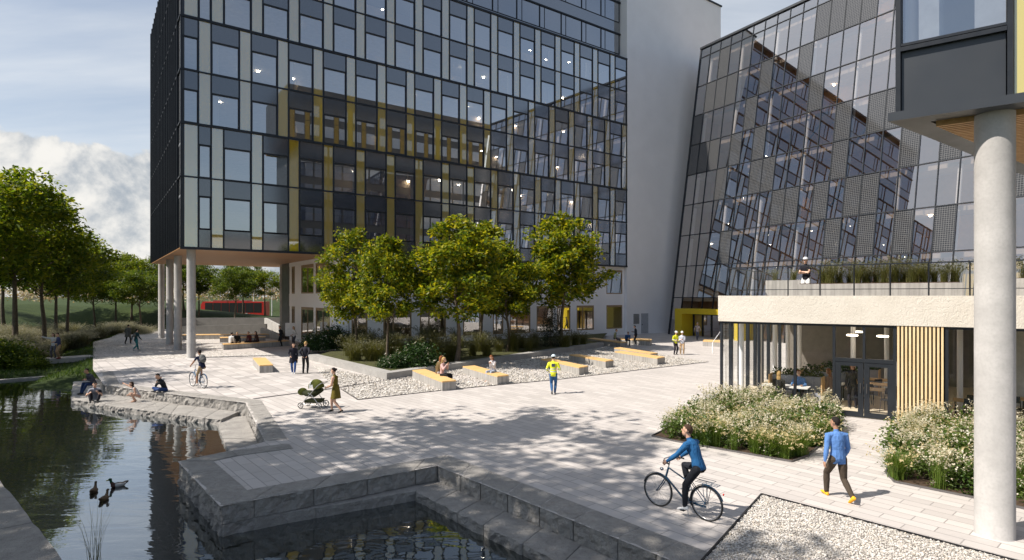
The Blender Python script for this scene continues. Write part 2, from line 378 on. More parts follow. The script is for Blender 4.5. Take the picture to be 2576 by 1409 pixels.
b = MB(); b.poly([(-90,-20,WATER),(6,-20,WATER),(6,16,WATER),(-6,26,WATER),(-20,36,WATER),(-20,95,WATER),(-90,95,WATER)]); kind(b.build('pond_water', M['water']), 'structure')
# plaza sheet
A = G(447,1161); B = G(554,1274); Cc = G(1100,1172); E = G(1550,1354); eC = (E-Cc).normalized(); F_ = E+eC*14
RIM = [G(262,969), G(365,983), G(450,994), G(617,1013), G(667,1111)]
outline = [A, B, Cc, F_, Vector((60,-6,0)), Vector((60,78,0)), Vector((-44,78,0)), G(388,829), G(310,834), G(275,850), G(234,860), G(234,930)] + RIM + [G(577,1134)]
b = MB(); b.poly([(p.x, p.y, 0.0) for p in outline])
kind(b.build('plaza_paving', M['pave']), 'structure')
def sheet(name, pts, z, mat_, knd='structure'):
    b = MB(); b.poly([(p.x, p.y, z) for p in pts]); return kind(b.build(name, mat_), knd)
uv = lambda *ps: [G(*p) for p in ps]
sheet('slab_paving', uv((238,906),(490,901),(690,897),(785,919),(843,976),(640,1003),(617,1010),(450,991),(365,980),(266,966)), 0.004, M['pave_far'])
gl_ = uv((785,919),(972,955),(843,976)); sheet('gravel_bed', gl_, 0.006, M['gravel'])
G2 = uv((858,979),(972,956.5),(1240,914),(1520,874),(1560,868),(1660,892),(1782,910.6),(1395,955.6),(1111,982),(900.7,1005.6)); sheet('gravel_bed', G2, 0.007, M['gravel'])
sheet('gravel_bed', uv((236,861),(330,851),(450,851),(552,851),(562,889),(665,886),(690,897),(490,901),(330,904),(236,906)), 0.008, M['gravel'])
for q in [((236,897),(480,889),(560,880),(560,876),(480,884),(236,892)), ((330,862),(556,860),(556,856),(340,857)), ((470,872),(558,869),(558,864),(470,866))]:
    sheet('paved_strip', uv(*q), 0.013, M['pave'])
for q in [((1136,944),(1168,941),(1256,962),(1200,972)),((1290,925),(1330,921),(1395,938),(1350,950))]: sheet('paved_strip', uv(*q), 0.012, M['pave_far'])
def strip(name, pts, w, z0, z1, mt):
    b = MB()
    for p, q in zip(pts[:-1], pts[1:]):
        d = (q-p).normalized(); nn = Vector((-d.y, d.x, 0))*w/2
        b.hexa([(r.x, r.y, z) for z in (z0, z1) for r in (p-nn, q-nn, q+nn, p+nn)])
    return kind(b.build(name, mt), 'structure')
strip('drain_channel', uv((638,1003.5),(843,977),(972,957),(1036,951)), 0.20, -0.01, 0.010, M['steel'])
strip('gravel_edging', uv((858,979),(900.7,1006.3),(1111,982.7),(1395,956.2),(1782,911)), 0.06, -0.01, 0.03, M['steel'])
# near gravel bed of loose stones
g0 = G(1916,1246); ga = G(2526,1407); gb = G(1786,1392); ga2 = g0+(ga-g0)*1.5; gb2 = g0+(gb-g0)*1.7
sheet('gravel_floor', [g0, gb2, ga2+(gb2-g0)*0.6, ga2], 0.008, M['gravel'])
strip('gravel_edging', [gb2, g0, ga2], 0.035, -0.01, 0.045, M['black'])
bm = bmesh.new(); bmesh.ops.create_icosphere(bm, subdivisions=1, radius=1.0); iv = np.array([v.co for v in bm.verts]); fi = np.array([[v.index for v in f.verts] for f in bm.faces]); bm.free()
def pebbles(name, pts_xy, z, size, mats, seed=1, lift=0.5):
    r = np.random.RandomState(seed); n = len(pts_xy); s = size*(0.55+0.9*r.rand(n)**1.5)
    sc = np.stack([s*(0.8+0.7*r.rand(n)), s*(0.7+0.4*r.rand(n)), s*(0.45+0.4*r.rand(n))], 1)
    an = r.rand(n)*6.283; til = (r.rand(n)-0.5)*0.9
    v = iv[None]*(1+0.28*(r.rand(n, len(iv), 1)-0.5)); v = v*sc[:, None]
    y = v[:, :, 1]*np.cos(til)[:, None]-v[:, :, 2]*np.sin(til)[:, None]; zz = v[:, :, 1]*np.sin(til)[:, None]+v[:, :, 2]*np.cos(til)[:, None]
    x = v[:, :, 0]; X = x*np.cos(an)[:, None]-y*np.sin(an)[:, None]; Y = x*np.sin(an)[:, None]+y*np.cos(an)[:, None]
    V = np.stack([X+pts_xy[:, :1], Y+pts_xy[:, 1:2], zz+z+(sc[:, 2]*lift+r.rand(n)*size*0.5)[:, None]], 2).reshape(-1, 3)
    Fc = (fi[None]+(np.arange(n)*len(iv))[:, None, None]).reshape(-1, 3)
    return npmesh(name, V, Fc, mats, smooth=True)
t = NT('pebble'); geo = t.n('ShaderNodeNewGeometry'); r = t.n('ShaderNodeValToRGB'); t.l(geo.outputs['Random Per Island'], r.inputs[0]); e = r.color_ramp.elements
for _ in range(3): e.new(0.5)
for i, (p, c) in enumerate([(0,(0.20,0.18,0.155)),(0.25,(0.42,0.39,0.35)),(0.5,(0.55,0.52,0.48)),(0.8,(0.70,0.67,0.63)),(1,(0.48,0.41,0.32))]): e[i].position = p; e[i].color = c+(1,)
M['pebble'] = t.done(t.bsdf(t.mix(t.ramp(t.noise(t.coord('World'), 60, 3), 0.4, 0.7, 0, 0.3), r.outputs[0], (0.35,0.32,0.28)), 0.7))
rs = np.random.RandomState(4); a_ = rs.rand(42000); b_ = rs.rand(42000)
pp = np.array(g0[:2])+a_[:, None]*np.array((ga2-g0)[:2])+b_[:, None]*np.array((gb2-g0)[:2])
pp = pp[(pp[:, 1] > 7.4)][:26000]; kind(pebbles('gravel_stones', pp, 0.008, 0.0165, M['pebble'], 5), 'stuff')
def inpoly(P, x, y):
    r = np.zeros(len(x), bool); n = len(P)
    for i in range(n):
        x0, y0 = P[i][0], P[i][1]; x1, y1 = P[(i+1)%n][0], P[(i+1)%n][1]
        c = ((y0 > y) != (y1 > y)) & (x < (x1-x0)*(y-y0)/(y1-y0+1e-12)+x0); r ^= c
    return r
q = np.stack([rs.uniform(-11, 16, 110000), rs.uniform(24, 52, 110000)], 1); q = q[inpoly(G2, q[:, 0], q[:, 1]) | inpoly(gl_, q[:, 0], q[:, 1])][:16000]
kind(pebbles('gravel_stones', q, 0.008, 0.036, M['pebble'], 6, 0.35), 'stuff')
# ---------------------------------------------------------------- rough granite edging, steps, peninsula
def noi(p, s): return mnoise.noise(Vector(p)*s)
def rough_block(mb, q, z0, z1, res=0.16, amp=0.05, front_only=False, fade=True):
    """q: edge a, edge b (water side), inner b, inner a (world xy). A chiselled block with its own joints."""
    a, b_, c, d = [Vector((p[0], p[1], 0)) for p in q]; L = (b_-a).length; Wd = max((d-a).length, (c-b_).length); H = z1-z0
    nu = max(3, int(L/res)); nw = max(2, int(Wd/(res*1.4))); nh = max(2, int(H/res)); out = (a+b_-c-d).normalized(); al = (b_-a).normalized()
    jz = (random.random()-0.5)*0.012
    def pt(u, w, z, fr):
        gu = 0.010/L; u2 = gu+(1-2*gu)*u; p = (a+(b_-a)*u2)*(1-w)+(d+(c-d)*u2)*w; p = Vector((p.x, p.y, z))
        if fr:
            k = noi(p+Vector((3,7,1)), 3.2)*0.7+noi(p, 8.0)*0.6+abs(noi(p, 17.0))*0.35; e = 1.0 if 0.02 < u < 0.98 else 0.2
            p += out*(k*amp*1.5*e-0.45*amp-(0.018 if u in (0, 1) else 0.0))
        ez = noi(p+Vector((9,2,5)), 3.0)*0.010+noi(p, 9.0)*0.006
        if z > z0+H*0.9: p.z += ez+jz-(0.02 if fr else 0.0)-(0.008 if u in (0, 1) else 0)
        return p
    vs = []; fs = []
    top = [[pt(i/nu, j/nw, z1, j == 0) for i in range(nu+1)] for j in range(nw+1)]
    def grid(rows):
        o = len(vs); m = len(rows[0])
        for r in rows: vs.extend(r)
        for j in range(len(rows)-1):
            for i in range(m-1): fs.append((o+j*m+i, o+j*m+i+1, o+(j+1)*m+i+1, o+(j+1)*m+i))
    grid(top); grid([[pt(i/nu, 0, z0+H*k/nh, True) for i in range(nu+1)] for k in range(nh+1)])
    grid([[pt(0, j/nw, z0+H*k/nh, j == 0) for k in range(nh+1)] for j in range(nw+1)]); grid([[pt(1, j/nw, z0+H*k/nh, j == 0) for j in range(nw+1)] for k in range(nh+1)])
    grid([[pt(i/nu, 1, z1, False) for i in range(nu+1)], [pt(i/nu, 1, z0, False) for i in range(nu+1)]])
    mb.add(vs, fs, 0, False)
def run(name, label, edge, inner, z0, z1, blen=1.3, res=0.16, amp=0.05, courses=1, cat='stone step'):
    """blocks laid along matching edge / inner polylines"""
    mb = MB()
    for k in range(courses):
        za, zb = z0+(z1-z0)*k/courses, z0+(z1-z0)*(k+1)/courses-(0.012 if k < courses-1 else 0)
        for i in range(len(edge)-1):
            L = (edge[i+1]-edge[i]).length; n = max(1, round(L/blen)); cuts = [0]+[(j+(random.random()-0.5)*0.35)/n for j in range(1, n)]+[1]
            if k % 2 and n > 1: cuts = [0]+[(j-0.5)/n for j in range(1, n+1)]+[1]
            for u0, u1 in zip(cuts[:-1], cuts[1:]):
                q = [edge[i].lerp(edge[i+1], u0), edge[i].lerp(edge[i+1], u1), inner[i].lerp(inner[i+1], u1), inner[i].lerp(inner[i+1], u0)]
                rough_block(mb, q, za, zb, res, amp)
    o = mb.build(name, M['stone']); return tag(o, label, cat)
def inset(pl, w):
    """offset an open polyline to its left by w with mitres"""
    out = []
    for i, p in enumerate(pl):
        ds = []
        if i > 0: ds.append((pl[i]-pl[i-1]).normalized())
        if i < len(pl)-1: ds.append((pl[i+1]-pl[i]).normalized())
        ns = [Vector((-d.y, d.x, 0)) for d in ds]; m_ = sum(ns, Vector()).normalized(); out.append(p+m_*(w/max(0.35, m_.dot(ns[0]))))
    return out
Z1, Z2 = -0.40, 0.02
# north bank
pl = [G(250,935)] + RIM
run('stone_rim_wall', 'granite block kerb along the plaza above the curved seating step', pl, inset(pl, 0.62), -0.6, Z2, 1.1, 0.09, 0.07, cat='stone kerb')
g4 = lambda u, v: G(u, v, Z1)
fe = [g4(187,935), g4(178,1003), g4(287,1022), g4(430,1040), g4(555,1055)]
fi_ = [G(252,938), G(262,969), G(365,983), G(450,994), G(600,1011)]
run('stone_seating_step', 'lower granite seating step at the water with people sitting on it', fe, fi_, -1.1, Z1, 1.0, 0.10, 0.07)
fe = [G(540,1052,-0.48), G(577,1136,-0.48)]; run('stone_seating_step', 'granite landing step turning the corner beside the pond inlet', fe, [RIM[3]+Vector((0,0,0)), RIM[4]], -1.1, -0.52, 1.2, 0.17, 0.05)
# peninsula
pl = [G(725,1115), G(577,1134), A, B, Cc, E, F_]
ipl = inset(pl, 0.72)
sub = lambda i0, i1: (pl[i0:i1+1], ipl[i0:i1+1])
run('stone_rim_wall', 'granite kerb on the far edge of the paved peninsula', *sub(0, 2), -0.7, Z2+0.004, 1.4, 0.14, 0.05, cat='stone kerb')
run('stone_rim_wall', 'tall granite wall face of the peninsula towards the ducks', *sub(2, 3), -1.05, Z2, 1.5, 0.06, 0.075, 3, cat='stone wall')
run('stone_rim_wall', 'granite kerb in tree shade at the front of the peninsula', *sub(3, 4), -0.8, Z2+0.003, 1.15, 0.06, 0.06, 2, cat='stone kerb')
run('stone_rim_wall', 'long granite kerb running beside the bicycle rider', *sub(4, 6), -0.8, Z2, 1.0, 0.06, 0.06, 1, cat='stone kerb')
s0, s1, s2, s3 = g4(629,1304), g4(1043,1235), g4(1148,1289), g4(1318,1369); sdir = (s3-s2).normalized(); s4 = s3+sdir*9
i0, i1 = B.lerp(Cc, 0.13), Cc
run('stone_seating_step', 'shaded granite step below the front kerb of the peninsula', [s0, s1], [i0, i1], -1.1, Z1, 1.15, 0.06, 0.06)
iE = Cc+eC*((s4-s1).length)
run('stone_seating_step', 'long granite step descending beside the dark inlet', [s1, s2, s4], [Cc, Cc+eC*((s2-s1).length*0.98), iE], -1.1, Z1+0.003, 1.0, 0.06, 0.06)
b = MB(); a0, a1 = G(0,954,-0.5), G(190,939,-0.5); d_ = (a1-a0); b.hexa([(p.x, p.y, z) for z in (-1.1, -0.555) for p in (a0-d_*0.6, a1, a1+Vector((-0.3,0.4,0)), a0-d_*0.6+Vector((-0.3,0.4,0)))])
tag(b.build('pond_kerb', M['stone']), 'thin pale kerb closing the far end of the pond', 'kerb')
# shaded stone bank in the lower corner
e0, e1 = Vector((-11.75,13.5,0)), Vector((-7.5,9.75,0)); dd = (e1-e0).normalized(); pl = [e1+dd*6, e1, e0, e0-dd*16]
run('stone_bank', 'smooth dark stone bank slab in the shaded lower corner of the pond', [p+Vector((0,0,0)) for p in pl], [p+Vector((-dd.y*-1, dd.x*-1, 0))*-5 if False else p-Vector((-dd.y, dd.x, 0))*5 for p in pl], -1.2, -0.02, 2.6, 0.5, 0.02, cat='stone bank')
# slab bridge over the stream
b = MB(); p0, p1 = G(108,905), G(236,896.5); nn = Vector((-(p1-p0).y, (p1-p0).x, 0)).normalized()*1.6
b.hexa([(p.x, p.y, z) for z in (-0.32, 0.0) for p in (p0, p1+(p1-p0)*0.05, p1+(p1-p0)*0.05+nn, p0+nn)]); tag(b.build('footbridge', M['conc']), 'flat concrete slab bridge over the narrow stream', 'footbridge')
# ================================================================ BUILDINGS
M['glass'] = glassy('office_glass', (0.55, 0.57, 0.60), 0.43, 0.97, 0.004)
M['glass_pv'] = glassy('atrium_glass', (0.84, 0.80, 0.76), 0.29, 0.94, 0.004)
M['clear'] = glassy('shop_glass', (0.97, 0.98, 0.975), 0.05, 0.85, 0.003, fres=1.42)
def coated(name, col, lo, hi, rough=0.03, line=0.0, gt=(1.0,1.0,1.0)):
    t = NT(name); c = col
    if line:
        w = t.n('ShaderNodeTexWave', wave_type='BANDS', bands_direction='Z'); t.l(t.coord('World'), w.inputs[0]); w.inputs['Scale'].default_value = 6.0
        c = t.mix(t.math('MULTIPLY', w.outputs[1] if False else w.outputs['Fac'], line), col, tuple(x*0.6 for x in col))
    d = t.bsdf(c, 0.6, spec=0.2); g = t.n('ShaderNodeBsdfGlossy'); g.inputs['Roughness'].default_value = rough; g.inputs[0].default_value = gt+(1,)
    lw = t.n('ShaderNodeLayerWeight'); lw.inputs[0].default_value = 0.5; f = t.ramp(lw.outputs['Facing'], 0, 1, lo, hi)
    mx = t.n('ShaderNodeMixShader'); t.l(f, mx.inputs[0]); t.l(d, mx.inputs[1]); t.l(g.outputs[0], mx.inputs[2]); return t.done(mx.outputs[0])
M['gold'] = coated('gold_glass_panel', (0.54, 0.355, 0.022), 0.34, 0.92, 0.02, 0.25, (0.80, 0.91, 1.0))
M['spand'] = coated('navy_spandrel', (0.012, 0.017, 0.028), 0.15, 0.72, 0.10)
M['side'] = coated('dark_side_cladding', (0.008, 0.009, 0.012), 0.02, 0.35, 0.25)
M['bluewin'] = coated('blue_recessed_glass', (0.018, 0.030, 0.060), 0.22, 0.8, 0.01)
M['intwall'] = plain('office_wall', (0.50, 0.40, 0.29), 0.9, var=0.25, vscale=0.25)
M['intslab'] = plain('office_ceiling', (0.55, 0.53, 0.50), 0.9)
M['intwood'] = plain('atrium_wood', (0.52, 0.31, 0.18), 0.7, var=0.35, vscale=0.3)
M['lamp'] = emit('warm_lamp', (1.0, 0.84, 0.62), 45.0)
M['bronze'] = plain('timber_window_frame', (0.30, 0.21, 0.12), 0.5)
def frame(o, u, m):
    o = Vector((o[0], o[1], 0)); u = Vector((u[0], u[1], 0)); m = Vector((m[0], m[1], 0))
    return lambda t, n, z: o+u*t+m*n+Vector((0,0,z))
U0, N0 = (0.811, 0.585), (0.585, -0.811)
F0 = frame((-22.7, 39.9), U0, N0); F1 = frame((-22.7, 39.9), (-0.585, 0.811), (-0.811, -0.585))
TL, DEP, ZB, ZT = 43.93, 24.0, 7.73, 31.1
BASE = [9.03, 12.63, 16.35, 20.0, 23.7, 27.4, 31.1]
ob = thing('office_building', 'tall dark glazed office block with gold vertical panels raised on round columns', 'office building', tuple(F0(0,0,0)))
dv = lambda dt, dz_: Vector((U0[0]*dt, U0[1]*dt, dz_))
def rep(proto, off):
    c = proto.copy(); C.objects.link(c); c.location = Vector(proto.location)+off; return c
def window_mesh(name, F, t0, t1, z0, z1, gm, fm, fw=0.05, n=0.0, parent=None, sillw=0.0, midrail=None):
    b = MB(); nn = n-0.035
    b.fbox(F, t0, t0+fw, n-0.06, n+0.012, z0, z1, 1); b.fbox(F, t1-fw, t1, n-0.06, n+0.012, z0, z1, 1)
    b.fbox(F, t0+fw, t1-fw, n-0.06, n+0.012, z0, z0+fw, 1); b.fbox(F, t0+fw, t1-fw, n-0.06, n+0.035, z1-fw*2, z1, 1)
    if midrail: 
        for q in midrail: b.fbox(F, q-fw/2, q+fw/2, n-0.06, n+0.008, z0+fw, z1-2*fw, 1)
    b.add([F(t0+fw,nn,z0+fw), F(t1-fw,nn,z0+fw), F(t1-fw,nn,z1-2*fw), F(t0+fw,nn,z1-2*fw)], [(0,1,2,3)], 0)
    return b.build(name, [gm, fm], parent)
def panel_mesh(name, F, t0, t1, z0, z1, mt, parent, n=0.0, dep=0.06):
    b = MB(); b.fbox(F, t0, t1, n-dep, n, z0, z1); return b.build(name, mt, parent)
WIN, PAN, SPA = {}, {}, {}
def put(cache, key, make, off):
    if key not in cache: cache[key] = make(); return cache[key]
    return rep(cache[key], off)
first = {}
def place_cell(kind_, t0, t1, z0, z1):
    key = (kind_, round(t1-t0, 2), round(z1-z0, 2))
    if key in first:
        o, a, zz = first[key]; return rep(o, dv(t0-a, z0-zz))
    if kind_ == 'window': o = window_mesh('window', F0, t0, t1, z0, z1, M['glass'], M['dark'], 0.045, 0.0, ob)
    elif kind_ == 'gold_panel': o = panel_mesh('gold_panel', F0, t0, t1, z0, z1, M['gold'], ob, -0.005)
    else: o = panel_mesh('spandrel_panel', F0, t0, t1, z0, z1, M['spand'], ob, -0.012)
    first[key] = (o, t0, z0); return o
grid = MB()
for fl in range(6):
    zb, zn = BASE[fl], BASE[fl+1]; Lp = (fl//2) % 2 == 0; zlow = zb if fl else ZB
    cells = []
    cells += [(0.0,1.05,'p'), (1.05,1.85,'w')] if Lp else [(0.0,1.05,'w'), (1.05,1.85,'p')]
    for k in range(16):
        a = 1.85+2.63*k; cells += [(a,a+0.8,'p'),(a+0.8,a+2.63,'w')] if Lp else [(a,a+1.83,'w'),(a+1.83,a+2.63,'p')]
    g = 0.05; heavy_top = fl % 2 == 1
    for t0, t1, kd in cells:
        zt = zn-(0.10 if heavy_top else 0.05)
        if kd == 'p': place_cell('gold_panel', t0+g, t1-g, (zb if fl else ZB)+0.06, zt)
        else:
            place_cell('window', t0+g, t1-g, zb+0.05, zb+2.32); place_cell('spandrel_panel', t0+g, t1-g, zb+2.36, zt)
            if fl == 0: place_cell('spandrel_panel', t0+g, t1-g, ZB+0.06, zb-0.02)
        grid.fbox(F0, t0-0.05, t0+0.05, -0.08, 0.05, (zb if fl else ZB)+0.05, zn-0.11)
    grid.fbox(F0, TL-0.05, TL+0.05, -0.08, 0.05, zlow+0.05, zn-0.11)
    grid.fbox(F0, -0.06, TL+0.06, -0.08, 0.09 if heavy_top else 0.055, zn-(0.11 if heavy_top else 0.05), zn+0.05)
grid.fbox(F0, -0.06, TL+0.06, -0.08, 0.10, ZB-0.12, ZB+0.05); grid.build('facade_grid', M['dark'], ob)
# left end face: dark cladding with fine fins
b = MB(); b.fbox(F1, 0.0, DEP, -0.2, 0.0, ZB, ZT); b.build('side_wall', M['side'], ob)
b = MB(); 
for i in range(1, 19): 
    a = DEP*i/18.0; b.fbox(F1, a-0.04, a+0.04, 0.0, 0.16, ZB, ZT)
for z in BASE[1::1]: b.fbox(F1, 0.0, DEP, 0.002, 0.10, z-0.07, z+0.02)
b.build('side_fin', M['dark'], ob)
b = MB(); r_ = random.Random(3)
for fl in range(6):
    for i in range(18):
        if r_.random() < 0.62:
            a = DEP*i/18.0; b.fbox(F1, a+0.15, a+1.2, 0.003, 0.02, BASE[fl]+2.2, BASE[fl]+2.36)
o = b.build('side_glint_bar', plain('glint_metal', (0.55,0.57,0.6), 0.3, 0.8), ob); kind(o, 'stuff')  # pale bars scattered at random, added to stand for light glints on the end face
# roof, back, soffit, interiors
b = MB(); b.fbox(F0, 0.1, TL, -DEP, -0.25, ZT-0.3, ZT+0.03); b.build('roof', M['dark'], ob)
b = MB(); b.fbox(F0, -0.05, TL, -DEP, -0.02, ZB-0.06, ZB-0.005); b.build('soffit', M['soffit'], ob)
b = MB(); b.fbox(F0, 9.0, TL-0.5, -DEP+0.2, -4.6, ZB+0.1, ZT-0.4); b.fbox(F0, 0.3, TL-0.1, -DEP, -DEP+0.15, ZB, ZT-0.4); b.build('core_wall', M['intwall'], ob)
b = MB()
for z in BASE[:-1]: b.fbox(F0, 0.25, TL-0.1, -DEP+0.3, -0.35, z-1.15, z-0.05)
b.fbox(F0, 0.25, TL-0.1, -DEP+0.3, -0.35, ZB+0.0, ZB+0.2); b.build('floor_slab', M['intslab'], ob)
b = MB(); c0 = F0(1.45, -1.0, 0)
col0 = None
for fl in range(6):
    for k in range(8):
        if col0 is None:
            b.lathe([(0.22, BASE[0]-0.05), (0.22, BASE[0]+2.5)], 12, tuple(F0(2.3,-1.3,0))); col0 = b.build('inner_column', M['white'], ob)
        else: rep(col0, dv(5.26*k, BASE[fl]-BASE[0]))
lampm = MB(); p = F0(3.0, -2.2, BASE[0]+2.48); lampm.lathe([(0.0,-0.03),(0.10,-0.03),(0.10,0.02)], 10, tuple(p)); lamp0 = lampm.build('ceiling_lamp', M['lamp'], ob)
for fl in range(6):
    for k in range(15):
        if (fl, k) == (0, 0) or r_.random() < 0.4: continue
        rep(lamp0, dv(2.63*k+r_.uniform(-0.4,0.4), BASE[fl]-BASE[0])+Vector((-0.585,0.811,0))*r_.choice((0,0.9,2.2)))
# recessed blue storeys
b = MB(); b.fbox(F0, 6.0, TL-0.02, -DEP+2, -1.0, ZT+0.03, 42.0); b.build('upper_storey', M['spand'], ob)
uw = None
for fl in range(3):
    z0 = 31.9+3.6*fl
    for k in range(13):
        t0 = 6.1+2.9*k
        if uw is None: uw = window_mesh('upper_window', F0, t0, t0+2.86, z0, z0+2.25, M['bluewin'], M['dark'], 0.04, -0.95, ob, midrail=(t0+0.62,))
        else: rep(uw, dv(t0-6.1, z0-31.9))
b = MB(); b.fbox(F0, 6.0, TL, -1.0, -0.55, 42.0, 42.3)
for z in (35.0, 38.6): b.fbox(F0, 6.0, TL, -0.99, -0.88, z-0.9, z-0.75)
b.build('parapet', M['dark'], ob)
# white ground storeys below the overhang
lo = [(TL, -0.35), (11.9, -0.35)]+[(11.9-0.9*math.sin(a), -1.25+0.9*math.cos(a)) for a in [math.pi/2*i/8 for i in range(1, 9)]]+[(11.0, -14.5), (TL, -14.5)]
WT = [(12.15,13.5),(14.9,17.5),(18.3,20.9),(22.7,24.6),(26.0,27.2),(28.0,30.5),(31.3,33.4),(34.0,35.8),(36.7,39.2),(41.1,43.6)]
b = MB()
def wallband(z0, z1):
    P = [F0(t_, n_, 0) for t_, n_ in lo]; b.prism([(p.x, p.y) for p in P], z0, z1)
wallband(3.35, 4.6); wallband(7.25, ZB-0.07); wallband(-0.1, 0.05)
b.fbox(F0, 12.0, TL, -0.6, -0.352, 0.05, 0.72)
edges = [12.0]+[x for w_ in WT for x in w_]+[TL]
for a0_, a1_ in zip(edges[::2], edges[1::2]):
    for z0, z1 in ((0.72, 3.35), (4.6, 7.25)): b.fbox(F0, a0_, a1_, -0.6, -0.352, z0, z1)
EW = [(-13.6,-12.5),(-10.4,-6.6),(-6.0,-2.2)]; ee = [-14.4]+[x for w_ in EW for x in w_]+[-1.25]
arc = [(11.9-0.9*math.sin(a), -1.25+0.9*math.cos(a)) for a in [math.pi/2*i/8 for i in range(0, 9)]]
for z0, z1 in ((0.05, 3.35), (4.6, 7.25)):
    for a0_, a1_ in zip(ee[::2], ee[1::2]): b.fbox(F0, 11.002, 11.3, a0_, a1_, z0, z1)
    P = [F0(t_, n_, 0) for t_, n_ in arc]+[F0(12.1,-1.25,0)]; b.prism([(p.x, p.y) for p in P], z0, z1)
b.build('white_wall', M['white'], ob)
b = MB(); b.fbox(F0, 14.0, TL-0.1, -14.3, -7.0, 0.05, 7.25); b.fbox(F0, 11.4, TL-0.1, -14.4, -14.2, 0.05, 7.25); b.build('inner_wall', M['intwall'], ob)
F2 = frame(F0(11.0, 0, 0), (0.585, -0.811), (-0.811, -0.585))   # end wall: runs along n, looks towards the columns
for z0, z1 in ((0.72, 3.35), (4.6, 7.25)):
    for i, (a0_, a1_) in enumerate(WT): window_mesh('timber_window', F0, a0_, a1_, z0, z1, M['glass_pv'], M['bronze'], 0.11, -0.36, ob, midrail=(a0_+0.35*(a1_-a0_),) if i % 3 else None)
    for a0_, a1_ in EW: window_mesh('timber_window', F2, a0_, a1_, 0.05 if z0 < 1 else z0, z1, M['glass_pv'], M['bronze'], 0.12, -0.02, ob, midrail=((a0_+a1_)/2,))
b = MB(); b.fbox(F0, 11.0, 11.5, -17.2, -14.55, 0, ZB-0.07); b.build('dark_wall', M['dark2'], ob)
b = MB()
for k in range(10): p = F0(2.0+1.4*k, -3.0-1.1*(k % 3), ZB-0.075); b.lathe([(0,0),(0.05,0),(0.05,0.01)], 8, tuple(p))
# columns under the overhang
cnum = ['in front', 'second', 'third', 'last']
labs = ['front round concrete column nearest the plaza cyclist', 'second round concrete column behind the front one', 'third round concrete column beside the two walkers', 'rearmost round concrete column beside the grass verge', 'round concrete column beside the dark wall and whiteboard']
for (u_, D_), lab in zip([(481,41.2),(447.5,47.5),(427,52.5),(406,60.3),(711,61.5)], labs):
    x = PX(u_, D_); b = MB(); b.lathe([(0.30,0.0),(0.285,0.03),(0.285,ZB-0.06)], 24); o = b.build('concrete_column', M['colconc']); o.location = (x, D_, 0); tag(o, lab, 'column', 'columns under the raised office block')
# ---------------------------------------------------------------- white tower
tw = thing('white_tower', 'tall blank white rendered tower between the dark block and the leaning glass front', 'tower', tuple(F0(TL,0,0)))
b = MB(); b.fbox(F0, TL+0.06, 61.6, -14.0, 0.0, -0.05, 42.1); b.build('wall', M['white'], tw)
b = MB(); b.fbox(F0, TL-0.05, 61.75, -14.1, 0.12, 42.1, 42.28); b.build('coping', M['dark'], tw)
gd = plain('grey_service_door', (0.42,0.43,0.46), 0.5)
b = MB(); b.fbox(F0, 46.3, 47.5, 0.0, 0.05, 0.05, 2.35); d = b.build('door', gd, tw); b = MB(); b.fbox(F0, 46.42, 46.46, 0.05, 0.1, 1.0, 1.15); b.build('handle', M['dark'], d)
b = MB(); 
for i in range(12): b.fbox(F0, 45.05, 45.95, 0.0, 0.06, 1.2+i*0.095, 1.2+i*0.095+0.06)
b.build('vent', plain('vent_grey', (0.2,0.21,0.23), 0.5), tw)
# ---------------------------------------------------------------- leaning glass building
PG = Vector((17.9, 66.5, 0)); UG = Vector((0.506, -0.8626, 0)); NG = Vector((-0.8626, -0.506, 0)); LEAN = 0.159
FG = lambda a, n, z: PG+UG*a+NG*(n-LEAN*z)+Vector((0,0,z))
gb_ = thing('glass_building', 'backward leaning glass front with dark solar panels', 'glass building', tuple(PG))
LG, PW = 34.8, 1.45; NC = 24; ZR = [0.0, 4.2, 7.75, 11.3, 14.85, 18.4, 21.95, 25.5, 29.05, 32.6, 33.7]
t = NT('solar_cells'); br = t.n('ShaderNodeTexBrick'); br.offset = 0.0; tc_ = t.n('ShaderNodeUVMap'); t.l(tc_.outputs[0], br.inputs['Vector']); br.inputs['Scale'].default_value = 1.0
br.inputs['Brick Width'].default_value = 0.16; br.inputs['Row Height'].default_value = 0.16; br.inputs['Mortar Size'].default_value = 0.014; br.inputs['Mortar Smooth'].default_value = 0.1
br.inputs['Color1'].default_value = (0.011,0.0115,0.013,1); br.inputs['Color2'].default_value = (0.018,0.0185,0.02,1); br.inputs['Mortar'].default_value = (0.14,0.14,0.14,1)
d = t.bsdf(br.outputs[0], 0.6, spec=0.1); g = t.n('ShaderNodeBsdfGlossy'); g.inputs['Roughness'].default_value = 0.07; lw = t.n('ShaderNodeLayerWeight'); lw.inputs[0].default_value = 0.5
mx = t.n('ShaderNodeMixShader'); t.l(t.ramp(lw.outputs['Facing'], 0, 1, 0.04, 0.40), mx.inputs[0]); t.l(d, mx.inputs[1]); t.l(g.outputs[0], mx.inputs[2]); M['pv'] = t.done(mx.outputs[0])
rg = random.Random(12); PV = set()
for r in range(2, 9):
    for c_ in range(NC):
        pr = 0.40 if r > 2 else 0.34
        if (c_ < 3 and r < 5): pr = 0.12
        if r < 4 and c_ < 7: pr = 0.05
        if (r-1, c_) in PV: pr = 0.22
        if rg.random() < pr: PV.add((r, c_))
def gcell(name, c_, r, mt, n0=-0.05):
    a0_, a1_ = c_*PW+0.03, (c_+1)*PW-0.03; z0, z1 = ZR[r]+0.03, ZR[r+1]-0.03; b = MB(); b.quad(FG(a0_,n0,z0), FG(a1_,n0,z0), FG(a1_,n0,z1), FG(a0_,n0,z1)); o = b.build(name, mt, gb_)
    uvl = o.data.uv_layers.new(name='UVMap'); w_, h_ = a1_-a0_, z1-z0
    for i, q in enumerate(((0,0),(w_,0),(w_,h_),(0,h_))): uvl.data[i].uv = q
    return o
